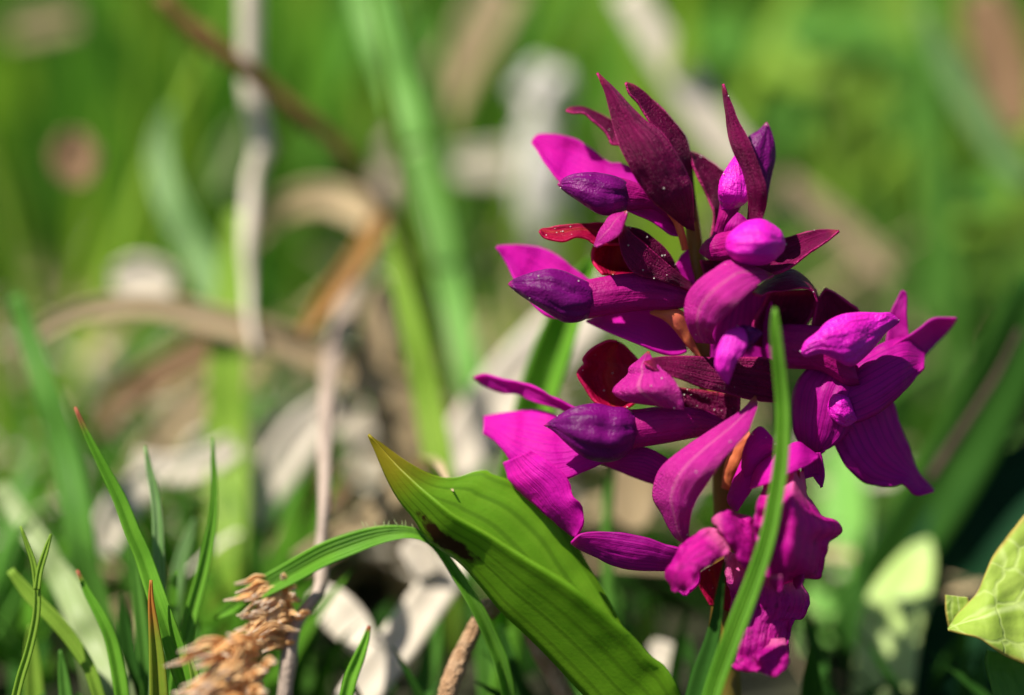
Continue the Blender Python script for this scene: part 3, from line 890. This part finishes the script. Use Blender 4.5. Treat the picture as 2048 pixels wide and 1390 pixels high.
# in front of the orchid
blade('grass_shoot', 'bright green ribbed grass blade standing upright in front of the orchid', 'grass blade',
      [(1550, 616, 3), (1551, 640, 15), (1553, 670, 21), (1558, 720, 25), (1566, 800, 28), (1567, 860, 29), (1563, 930, 30), (1552, 1000, 32), (1537, 1075, 34), (1511, 1157, 37), (1476, 1250, 41), (1438, 1352, 38), (1420, 1410, 36)],
      'grass_fresh', [-230, -200, -190, -180, -160], fold=.35, n=50, nv=37, roll=-.35, ribs=.13)
blade('grass_shoot', 'dark green pointed grass blade just left of the ribbed blade under the orchid lip', 'grass blade',
      [(1449, 1122, 4), (1440, 1190, 18), (1427, 1272, 30), (1405, 1350, 44), (1390, 1410, 46)], 'grass_dark', [-130, -120, -110], fold=.25, roll=-.4)
# left, sharp
blade('grass_shoot', 'long green grass blade with a pink tip leaning left at the lower left', 'grass blade',
      [(150, 814, 4), (174, 868, 12), (210, 940, 20), (240, 1000, 26), (265, 1065, 30), (285, 1110, 32), (312, 1190, 36), (340, 1270, 38), (368, 1352, 42), (385, 1400, 40)], 'grass_fresh_tip', [40, 40, 30, 0, 0], fold=.35, nv=9, n=36)
blade('grass_shoot', 'short upright grass blade with pale edge just right of the long leaning blade', 'grass blade',
      [(290, 892, 3), (298, 935, 11), (309, 985, 17), (315, 1040, 20), (318, 1150, 24), (316, 1280, 26), (312, 1390, 26)], 'grass_blue', [110, 90, 80], fold=.3)
blade('grass_shoot', 'thin bright grass blade curving down left beside the wide yellow green blade', 'grass blade',
      [(425, 876, 3), (427, 930, 9), (428, 1010, 14), (420, 1075, 20), (404, 1150, 25), (380, 1240, 28), (360, 1330, 30), (350, 1400, 28)], 'grass_fresh', [120, 100, 80], fold=.3)
blade('grass_shoot', 'thin yellow green grass blade swaying at the far left edge', 'grass blade',
      [(41, 1052, 3), (55, 1090, 8), (68, 1130, 11), (74, 1180, 13), (72, 1235, 14), (58, 1300, 15), (42, 1352, 16), (30, 1400, 16)], 'grass_yellow', [20, 10, 0], fold=.3)
blade('grass_shoot', 'short yellow green shoot forking from the swaying blade at the left edge', 'grass blade',
      [(102, 1068, 3), (92, 1100, 10), (80, 1140, 12), (74, 1180, 12)], 'grass_yellow', [15, 10, 5], root=False, fold=.3)
blade('grass_shoot', 'narrow grass blade with an orange tip rising from the lower edge', 'grass blade',
      [(302, 1160, 4), (302, 1200, 10), (308, 1260, 20), (314, 1320, 30), (318, 1390, 36)], 'grass_orange', [-30, -30, -30], fold=.35)
blade('grass_shoot', 'pink tipped grass blade bending right above the lower left corner', 'grass blade',
      [(154, 1140, 4), (175, 1185, 14), (200, 1230, 20), (222, 1280, 24), (238, 1352, 28), (245, 1400, 28)], 'grass_fresh_tip', [70, 50, 40], fold=.3)
blade('grass_shoot', 'tiny yellow green grass tip at the lower edge right of the long blade', 'grass blade',
      [(373, 1299, 3), (382, 1325, 12), (390, 1352, 18), (398, 1400, 20)], 'grass_yellow', [-10, -10], fold=.3)
blade('grass_shoot', 'small green grass blade with a pink tip beside the orange flower head', 'grass blade',
      [(738, 1252, 5), (731, 1280, 14), (718, 1315, 22), (703, 1352, 26), (690, 1400, 26)], 'grass_fresh_tip', [60, 50, 40], fold=.3)
blade('grass_shoot', 'olive grass blade crossing behind the fork at the lower left', 'grass blade',
      [(20, 1140, 14), (60, 1190, 26), (110, 1240, 28), (150, 1290, 26), (180, 1340, 24), (200, 1400, 24)], 'grass_yellow', [120, 100, 80], fold=.3)
blade('broad_grass_shoot', 'wide pale green blade glowing softly at the lower left', 'grass blade',
      [(120, 1120, 10), (140, 1170, 44), (170, 1230, 62), (205, 1300, 66), (240, 1380, 60)], 'grass_pale', [320, 230, 150], fold=.15, roll=-.3)
blade('broad_grass_shoot', 'soft pale green blade leaning in from the left edge', 'grass blade',
      [(0, 970, 30), (45, 1040, 44), (95, 1110, 48), (140, 1200, 46), (170, 1300, 40)], 'grass_pale', [460, 360, 260], fold=.15, roll=-.3)
blade('grass_shoot', 'blurred teal green grass tip between the short blades', 'grass blade',
      [(390, 1038, 5), (375, 1080, 20), (360, 1130, 26), (350, 1200, 28)], 'grass_blue', [280, 260], fold=.2)
for i, (x, y, dx, w, dd, m) in enumerate([(262, 1085, 20, 26, 160, 'grass_green'), (345, 1150, -5, 30, 220, 'grass_green'), (240, 1190, 25, 34, 200, 'grass_dark'), (400, 1240, -30, 30, 180, 'grass_green'),
                                          (170, 1080, 40, 36, 380, 'grass_green'), (60, 1250, 10, 40, 200, 'grass_yellow'), (120, 1300, 20, 30, 100, 'grass_green')]):
    blade('grass_shoot', ['soft green shoot touching the long pink tipped blade on its right', 'soft green shoot below the blurred teal tip', 'dark green shoot under the long pink tipped blade', 'soft green shoot leaning right beneath the thin bright blade',
                                                          'soft green shoot left of the long pink tipped blade', 'soft yellow shoot near the forked shoot at the left edge', 'soft green shoot at the lower edge left of the orange tipped blade'][i], 'grass blade', [(x, y, 4), (x + dx * .4, y + 60, w * .7), (x + dx, y + 160, w), (x + dx * 1.5, y + 260, w)], m, [dd, dd - 20],
          group='soft blades of the lower left tuft', fold=.25)

# arched hairy blade
ar = blade('grass_shoot', 'arched green grass blade with fine hairs drooping behind the folded leaf', 'grass blade',
           [(430, 1238, 6), (470, 1212, 28), (520, 1180, 40), (580, 1148, 46), (645, 1112, 48), (700, 1090, 46), (745, 1075, 40), (785, 1067, 32), (825, 1067, 22), (862, 1084, 16), (900, 1130, 20), (960, 1230, 28), (1000, 1320, 30)],
           'grass_fresh', [120, 90, 60, 40, 40, 60], fold=.3, nv=31, n=44, roll=.3, ribs=.07)


def hairs(parent, pts, d):
    verts, faces = [], []
    for (x, y, dx, dy) in pts:
        a, c = P(x, y, d), P(x + dx, y + dy, d - 5)
        k = len(verts)
        w = RT * (1.1 * S)
        w2 = FW * (1.1 * S)
        verts.extend((a - w, a + w, a + w2, c))
        faces.extend(((k, k + 1, k + 3), (k + 1, k + 2, k + 3), (k + 2, k, k + 3)))
    o = mesh_obj('hairs', verts, faces, [(0, 0)] * len(verts), M['grass_pale'], parent)
    tag(o, 'fine pale hairs along the margin', kind='stuff')


hairs(ar, [(730 + i * 9 + uni(-4, 4), 1056 - 4 * math.sin(i / 13 * 3.1) + (max(0, i - 9)) ** 1.7, -5 + uni(-7, 6), -9 - 9 * rnd()) for i in range(14) if i % 4 != 2], 42)

# dry stem that bends down beside the flower head
stalk('dry_stalk', 'long dry grey brown stem bending down beside the orange flower head', 'dry stem',
      [(850, 150, 56), (815, 250, 56), (785, 340, 54), (745, 470, 50), (705, 590, 44), (676, 680, 40), (658, 760, 36), (651, 860, 32), (650, 960, 28), (647, 1050, 26), (641, 1100, 25), (643, 1140, 25), (637, 1183, 26), (611, 1217, 26), (588, 1256, 28), (575, 1330, 30), (570, 1390, 30)],
      'stalk_dry', [2300, 1900, 1300, 800, 420, 210, 130, 110], n=60, nodes=((.72, .25), (.86, .2)), lump=.08)


def dried_head(cx, cy, d, n, size, label, spread=1.0):
    root = empty('dried_flower_head', (0, 0, 0))
    tag(root, label, 'flower head', 'dried orange flower heads at the lower left')
    tube('core', [(cx - size * .2, cy - size * .55, size * .15), (cx + size * .15, cy - size * .2, size * .42), (cx + size * .3, cy + size * .3, size * .5), (cx + size * .35, cy + size * .8, size * .3)],
         M['scale'], d=[d + 25, d + 25], parent=root, lump=.15)
    for i in range(n):
        t = i / (n - 1)
        a = R(uni(135, 220) - 50 * (t - .5)) if i % 5 else R(uni(20, 140))
        x0, y0 = cx + uni(-.05, .5) * size, cy + (t - .5) * 1.5 * size + uni(-.08, .08) * size
        ln = uni(.6, 1.3) * size * spread * (1 if i % 5 else .6)
        x1, y1 = x0 + math.cos(a) * ln, y0 - math.sin(a) * ln * .5 + ln * uni(.0, .3)
        mx, my = (x0 + x1) / 2, (y0 + y1) / 2 - ln * .16
        w = uni(.08, .17) * size
        ribbon('floret', [(x1, y1, 2), (x1 * .72 + x0 * .28, y1 * .72 + y0 * .28 - ln * .07, w * .7), (mx, my, w), (x0, y0, w * .6)], M['scale'], d=[d + uni(-45, 15), d - 20, d + 15], parent=root, n=12, nv=7, fold=uni(.3, .7), thick=3,
               roll=uni(-.5, .5))
    return root


dried_head(552, 1232, 110, 70, 84, 'dried orange flower head with spiky pale florets beside the bent dry stem')
dried_head(470, 1362, -190, 56, 116, 'soft orange dried flower head at the lower edge left of the bent stem', 1.1)

# stubs
t = empty('broken_twig', (0, 0, 0))
tag(t, 'broken brown twig stub with a knobbed end under the folded leaf', 'twig')
tube('shaft', [(978, 1222, 34), (955, 1245, 32), (935, 1285, 34), (915, 1330, 38), (895, 1390, 40)], M['twig_stub'], d=[110, 100, 80], parent=t, root=True, lump=.1)
body('knob', [(950, 1215), (965, 1198), (990, 1197), (1006, 1212)], [(950, 1218), (962, 1236), (988, 1238), (1006, 1216)], M['twig_stub'], t, d=105, ratio=.9, wr=4, freq=.08)
stalk('broken_twig', 'short brown twig end leaning under the folded leaf near the lower edge', 'twig', [(1052, 1262, 14), (1070, 1290, 30), (1092, 1325, 36), (1110, 1352, 38), (1130, 1400, 38)], 'twig_stub', [190, 160, 120])

# pale dry blades and pieces at the bottom
blade('fallen_leaf', 'flat pale straw leaf slanting down from behind the folded leaf to the lower edge', 'dry leaf', [(920, 1110, 50), (890, 1150, 76), (850, 1210, 80), (800, 1280, 84), (745, 1352, 84), (710, 1400, 80)], 'straw_pale', [480, 420, 330, 260], fold=.08)
blade('fallen_leaf', 'pale cream leaf end lying right of the bent dry stem', 'dry leaf', [(630, 1180, 40), (660, 1210, 76), (700, 1250, 78), (735, 1300, 50)], 'straw_pale', [420, 400, 380], root=False, fold=.1)
blade('fallen_leaf', 'small pale rounded leaf tip hanging left of the folded leaf', 'dry leaf', [(810, 1085, 40), (840, 1110, 66), (860, 1150, 50)], 'straw_pale', [420, 420], root=False, fold=.1)
blade('fallen_leaf', 'pale beige leaf hanging behind the rose bract', 'dry leaf', [(1250, 930, 60), (1262, 980, 110), (1270, 1030, 90), (1275, 1060, 30)], 'straw', [600, 600], root=False, fold=.1)
blade('fallen_leaf', 'round pale leaf fragment below the violet sepal at the lower edge', 'dry leaf', [(1300, 1290, 30), (1330, 1315, 60), (1350, 1345, 40)], 'straw_pale', [460, 450], root=False, fold=.1)

# behind and left of the orchid
blade('grass_shoot', 'green grass blade with a dark midrib rising behind the left petals', 'grass blade', [(1190, 520, 20), (1160, 570, 50), (1125, 660, 74), (1090, 760, 80), (1062, 860, 78), (1040, 950, 70)], 'grass_fresh', [330, 340, 350], fold=.5, roll=-.3, nv=11)
blade('fallen_leaf', 'broad whitish dry leaf behind the left petals', 'dry leaf', [(1230, 570, 60), (1150, 640, 110), (1070, 720, 120), (1000, 800, 120), (940, 880, 110), (900, 950, 80)], 'straw_pale', [900, 850, 800], root=False, fold=.1)
stalk('green_stalk', 'thin green stem standing behind the lower left petals', 'grass stem', [(1224, 925, 20), (1216, 1000, 22), (1214, 1080, 22), (1218, 1180, 24), (1222, 1280, 26)], 'grass_green', [420, 400, 380])
blade('grass_shoot', 'upright yellow green grass blade tapering to a tip in mid left', 'grass blade', [(782, 458, 8), (790, 510, 26), (806, 580, 40), (830, 670, 52), (850, 760, 58), (866, 850, 60), (880, 930, 58), (890, 1010, 50)], 'grass_yellow', [680, 600, 520], fold=.2, roll=-.3)
blade('broad_grass_shoot', 'wide pale blue green blade with a node slanting down from the top edge', 'grass blade', [(726, -40, 72), (752, 50, 72), (779, 130, 72), (808, 215, 68), (832, 290, 60)], 'grass_mint', [1120, 1060, 1000], root=False, roll=-.3, fold=.15)
blade('broad_grass_shoot', 'lower half of the wide pale blade below its node', 'grass blade', [(830, 296, 50), (850, 360, 56), (876, 450, 58), (900, 560, 58), (922, 670, 56), (945, 780, 60)], 'grass_mint', [1000, 980, 900], roll=-.3, fold=.15)
blade('broad_grass_shoot', 'dark green blade running beside the wide pale blade', 'grass blade', [(800, -20, 40), (840, 150, 50), (870, 300, 50), (900, 420, 46)], 'grass_green', [1500, 1500], fold=.15)
blade('broad_grass_shoot', 'tall bright yellow green blade standing in the left half', 'grass blade', [(470, 420, 30), (462, 540, 56), (456, 680, 76), (455, 820, 84), (458, 960, 88), (455, 1080, 88), (450, 1180, 80)], 'grass_yellow', [900, 800, 640], fold=.15, roll=-.35)
blade('broad_grass_shoot', 'curved pale green blade left of the pale stalk', 'grass blade', [(340, 215, 14), (320, 290, 42), (330, 370, 56), (370, 460, 64), (415, 545, 66), (445, 620, 60), (455, 700, 50)], 'grass_blue', [1100, 1000, 900], root=False, fold=.15)
blade('broad_grass_shoot', 'green blade running down the left edge below the arched straw', 'grass blade', [(30, 590, 30), (62, 690, 46), (100, 800, 54), (130, 900, 58), (150, 990, 60), (165, 1090, 58)], 'grass_green', [560, 470, 380], fold=.2, roll=-.3)
blade('straw', 'arched dry brown blade reaching across the left half', 'dry grass', [(20, 712, 22), (70, 672, 32), (130, 636, 38), (220, 612, 44), (330, 616, 52), (420, 638, 58), (520, 668, 66), (620, 704, 72), (720, 748, 76), (820, 795, 74), (900, 850, 66)], 'straw', [760, 780, 800, 850, 900], root=False, fold=.2)
stalk('twig', 'brown twig slanting across the upper left with a small pale bud scar', 'twig', [(320, -10, 32), (360, 36, 34), (420, 85, 38), (490, 140, 36), (560, 195, 32), (620, 245, 32), (680, 300, 32), (740, 380, 30), (800, 480, 28), (850, 600, 26)], 'twig', [780, 800, 850, 900, 1200, 1600], nodes=((.12, .35), (.4, .2)))
stalk('pale_stalk', 'pale dry stalk hanging from the top edge behind the brown twig', 'dry stem', [(500, -40, 44), (500, 60, 44), (500, 160, 42), (512, 220, 42), (524, 280, 36), (526, 300, 36), (508, 350, 30), (500, 430, 32), (495, 500, 28), (497, 570, 18), (500, 640, 15), (514, 710, 15)], 'straw_pale', [900, 920, 920, 860, 760], root=False, nodes=((.45, .25),))
blade('fallen_leaf', 'small straw leaf beside the pale stalk', 'dry leaf', [(500, 235, 16), (465, 290, 50), (440, 345, 50), (425, 390, 20)], 'grass_pale', [1500, 1500], root=False)
blade('straw', 'straw blade curving out to the right of the pale stalk', 'dry grass', [(500, 480, 30), (560, 420, 50), (640, 395, 60), (720, 420, 60), (790, 470, 50)], 'straw', [1400, 1300, 1200], root=False, fold=.15)
blade('straw', 'orange brown dead sheath clasping the long dry stem', 'dry grass', [(600, 670, 14), (635, 625, 36), (680, 565, 42), (725, 500, 40), (760, 430, 32)], 'straw_orange', [700, 800, 950], root=False, fold=.2)
blade('straw', 'short upright straw blade between the dry stem and the green blade', 'dry grass', [(765, 570, 40), (755, 640, 66), (757, 720, 76), (775, 800, 80), (795, 880, 80)], 'straw', [900, 900, 880], fold=.15)
for lab, pts, m, dd in [
    ('pale dead blade slanting across the dry stem', [(720, 800, 40), (650, 825, 66), (570, 860, 70), (500, 900, 50)], 'straw_pale', 900),
    ('bright bleached dead blade slanting down left of the dry stem', [(660, 800, 40), (610, 860, 84), (555, 940, 86), (510, 1010, 76), (475, 1075, 40)], 'straw_pale', 800),
    ('dull straw blade drooping left below the arched blade', [(450, 760, 50), (380, 820, 66), (310, 900, 74), (260, 980, 60), (235, 1040, 40)], 'straw', 950),
    ('pale dead blade end drooping over dark soil at the left', [(330, 920, 40), (270, 980, 70), (225, 1050, 76), (205, 1110, 46)], 'straw_pale', 650),
    ('pale bleached blade lying behind the thin bright blade', [(270, 920, 40), (330, 940, 60), (400, 930, 60), (470, 890, 50)], 'straw_pale', 760),
    ('dusky brown blade arching under the straw arch', [(190, 860, 30), (250, 800, 60), (330, 740, 70), (420, 700, 70), (470, 720, 50)], 'straw_brown', 1100),
    ('brown dead leaf lying left of the bleached blade', [(690, 1000, 40), (620, 980, 90), (570, 1010, 60)], 'straw_brown', 900),
    ('straw blade crossing behind the folded leaf tip', [(820, 960, 40), (770, 1000, 50), (720, 1050, 54), (660, 1090, 56), (600, 1130, 50)], 'straw', 560),
    ('cream dead blade behind the folded leaf tip', [(880, 850, 60), (820, 870, 90), (740, 860, 90), (680, 840, 60)], 'straw_pale', 950)]:
    blade('straw', lab, 'dry grass', pts, m, [dd, dd], root=False, fold=.15)
blade('straw', 'thick straw blade leaning from the top edge right of the wide pale blade', 'dry grass', [(1010, -30, 90), (950, 80, 96), (890, 180, 96), (850, 270, 90), (830, 340, 70)], 'straw', [1900, 1900], root=False, fold=.15)
blade('straw', 'pale straw blade slanting from the top edge towards the orchid tip', 'dry grass', [(1250, -20, 60), (1300, 60, 66), (1360, 150, 72), (1430, 260, 76), (1500, 340, 70)], 'straw_pale', [1400, 1400], root=False, fold=.15)
blade('straw', 'straw blade slanting out from behind the orchid to the right', 'dry grass', [(1560, 370, 60), (1640, 430, 66), (1720, 495, 62), (1790, 550, 40)], 'straw', [1500, 1500], root=False, fold=.15)

# white seed head
sh = empty('seed_head', (0, 0, 0))
tag(sh, 'white fluffy seed head on a grey stalk behind the orchid', 'seed head')
for i in range(15):
    a = uni(0, 6.28)
    r = uni(0, 48)
    x, y = 1092 + math.cos(a) * r, 175 + math.sin(a) * r * 1.1
    q = uni(18, 30)
    body('tuft', [(x - q, y), (x, y - q), (x + q, y)], [(x - q, y), (x, y + q), (x + q, y)], M['seed'], sh, d=1700 + uni(-50, 60), ratio=1, nu=8, nt=10)
tube('stalk', [(1088, 210, 80), (1082, 300, 100), (1085, 380, 110), (1090, 470, 100), (1100, 600, 60)], M['seed'], d=[1720, 1720, 1800], parent=sh, root=False, lump=.15)
blade('fallen_leaf', 'pale grey leaf lying across behind the white seed head stalk', 'dry leaf', [(890, 330, 40), (960, 330, 64), (1030, 325, 64), (1090, 320, 40)], 'straw_pale', [1900, 1900], root=False, fold=.1)
blade('fallen_leaf', 'cream coloured curled leaf glowing above the arched straw blade', 'dry leaf', [(225, 555, 40), (265, 555, 84), (310, 560, 84), (350, 570, 40)], 'straw_pale', [1060, 1060], root=False, fold=.2)
blade('fallen_leaf', 'brown disc shaped as a defocused highlight in the upper left grass', 'dry leaf', [(150, 262, 40), (148, 300, 92), (155, 340, 88), (165, 370, 30)], 'straw_brown', [1080, 1080], root=False, fold=.2)  # added disc that paints an out-of-focus highlight
blade('fallen_leaf', 'pale leaf in the top left corner', 'dry leaf', [(20, 60, 50), (90, 45, 60), (170, 30, 50), (230, 10, 30)], 'straw', [2000, 2000], root=False, fold=.15)
blade('fallen_leaf', 'brown dead leaf in the top right corner', 'dry leaf', [(1960, -20, 70), (1985, 70, 110), (2015, 170, 110), (2030, 270, 60)], 'straw_brown', [1600, 1600], root=False, fold=.15)

# right side
blade('broad_grass_shoot', 'tall upright green blade near the right edge', 'grass blade', [(1850, -60, 50), (1856, 60, 54), (1862, 200, 58), (1868, 360, 60), (1880, 500, 60), (1895, 640, 54)], 'grass_green', [1500, 1500], fold=.15)
blade('broad_grass_shoot', 'blue green blade slanting to the right edge', 'grass blade', [(1840, 20, 16), (1890, 110, 50), (1940, 200, 60), (1990, 280, 60), (2060, 370, 50)], 'grass_blue', [1300, 1300], root=False, fold=.2)
leaf_labels = ['blurred round green leaf straight above the right end of the top straw', 'blurred round green leaf near the top edge left of the tall upright blade', 'blurred round green leaf touching the tall upright blade near the top',
               'blurred round green leaf in the middle of the upper right leaf patch', 'blurred round green leaf at the top left of the upper right leaf patch', 'blurred round green leaf at the lower right of the upper right leaf patch',
               'blurred round green leaf just right of the tall pointed bract', 'blurred broad green leaf below the slanting blue green blade', 'blurred broad green leaf at the right edge beside the upright blade',
               'blurred green leaf between the tall bracts and the upright blade', 'blurred green leaf just right of the rounded dark bud', 'blurred green leaf above the tall pointed bract at the top edge', 'blurred small green leaf at the right edge under the brown leaf']
leafs = [(1600, 130, 160, 110), (1700, 70, 150, 110), (1790, 130, 140, 110), (1690, 190, 150, 100), (1620, 60, 120, 90), (1790, 250, 130, 90), (1560, 240, 120, 90), (1930, 420, 150, 120), (1960, 500, 140, 120), (1740, 330, 130, 80),
         (1640, 380, 110, 90), (1450, 80, 120, 90), (1960, 380, 110, 90)]
for i, (x, y, w, h) in enumerate(leafs):
    a = uni(-.6, .6)
    c, s = math.cos(a) * w / 2, math.sin(a) * w / 2
    lf = blade('clover_leaf', leaf_labels[i], 'leaf', [(x - c, y - s, h * .3), (x - c * .4, y - s * .4, h), (x + c * .4, y + s * .4, h), (x + c, y + s, h * .3)], random.choice(['grass_green', 'grass_yellow']),
          [2250 + uni(-100, 150), 2120], root=False, group='round green leaves behind the orchid', fold=.15, n=12, roll=.55)
    dl = 2160 + uni(0, 200)
    tube('stalk', [(x, y + h * .2, 14), (x + uni(-15, 15), y + h * .2 + 70, 16), (x + uni(-30, 30), y + h * .2 + 160, 18)], M['grass_green'], d=[dl, dl - 60], parent=lf, n=12, nt=7, root=True)
blade('broad_grass_shoot', 'dark green broad blade crossing the lower right', 'grass blade', [(2080, 560, 90), (2020, 720, 120), (1940, 880, 130), (1850, 1030, 130), (1760, 1170, 110), (1690, 1290, 90)], 'grass_dark', [600, 680, 720], fold=.2)
stalk('dark_stalk', 'thin dark grey stem slanting at the right edge', 'dry stem', [(2040, 660, 14), (2000, 740, 16), (1945, 830, 18), (1890, 915, 24), (1860, 960, 20)], 'twig_dark', [480, 500, 520], root=False)
blade('broad_leaf', 'pale green pointed leaf glowing at the lower right', 'leaf', [(1858, 1078, 10), (1838, 1115, 70), (1804, 1190, 122), (1782, 1260, 130), (1765, 1400, 128)], 'grass_glow', [640, 560, 480], fold=.12, roll=-.35)
blade('broad_grass_shoot', 'soft green blade right of the front flower', 'grass blade', [(1690, 880, 40), (1690, 980, 90), (1680, 1080, 110), (1660, 1190, 110), (1650, 1300, 90)], 'grass_mint', [1300, 1000, 760], roll=-.3, fold=.15)
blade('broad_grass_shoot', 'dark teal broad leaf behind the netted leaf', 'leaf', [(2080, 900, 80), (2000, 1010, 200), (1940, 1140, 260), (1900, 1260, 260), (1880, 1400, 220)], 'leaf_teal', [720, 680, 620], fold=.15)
sheet_o = sheet('broad_leaf', [(1896, 1258), (1915, 1230), (1940, 1203), (1958, 1180), (1983, 1120), (2012, 1078), (2060, 1020), (2110, 1000)],
                [(1896, 1260), (1922, 1267), (1958, 1277), (1983, 1294), (2012, 1312), (2050, 1330), (2090, 1345), (2130, 1350)], M['leaf_net'], d=[-20, -10, 20, 40], bulge=-.06, tilt=90, ripple=14, rfreq=.02, nu=60, nv=31, thick=3, crease=.05)
tag(sheet_o, 'yellow green netted leaf entering from the right edge', 'leaf')
sheet_o = sheet('broad_leaf', [(1890, 1190), (1892, 1225), (1900, 1262)], [(1935, 1195), (1940, 1215), (1935, 1235)], M['leaf_net'], d=[30, 30], bulge=.1, ripple=4)
tag(sheet_o, 'small curled leaf edge behind the netted leaf', 'leaf')
sheet_o = sheet('broad_leaf', [(1975, 1300), (1972, 1330), (1990, 1400)], [(2080, 1320), (2090, 1350), (2100, 1410)], M['grass_green'], d=[40, 30], bulge=.1, ripple=4)
tag(sheet_o, 'green leaf under the netted leaf in the lower right corner', 'leaf')
for i, (x, y, dx, w, dd, m) in enumerate([(960, 1230, 20, 50, 330, 'grass_green'), (1020, 1260, -10, 60, 300, 'grass_fresh'), (880, 1240, -30, 46, 380, 'grass_green'), (1150, 1220, 10, 60, 500, 'grass_green'), (1230, 1180, 10, 70, 560, 'grass_green'),
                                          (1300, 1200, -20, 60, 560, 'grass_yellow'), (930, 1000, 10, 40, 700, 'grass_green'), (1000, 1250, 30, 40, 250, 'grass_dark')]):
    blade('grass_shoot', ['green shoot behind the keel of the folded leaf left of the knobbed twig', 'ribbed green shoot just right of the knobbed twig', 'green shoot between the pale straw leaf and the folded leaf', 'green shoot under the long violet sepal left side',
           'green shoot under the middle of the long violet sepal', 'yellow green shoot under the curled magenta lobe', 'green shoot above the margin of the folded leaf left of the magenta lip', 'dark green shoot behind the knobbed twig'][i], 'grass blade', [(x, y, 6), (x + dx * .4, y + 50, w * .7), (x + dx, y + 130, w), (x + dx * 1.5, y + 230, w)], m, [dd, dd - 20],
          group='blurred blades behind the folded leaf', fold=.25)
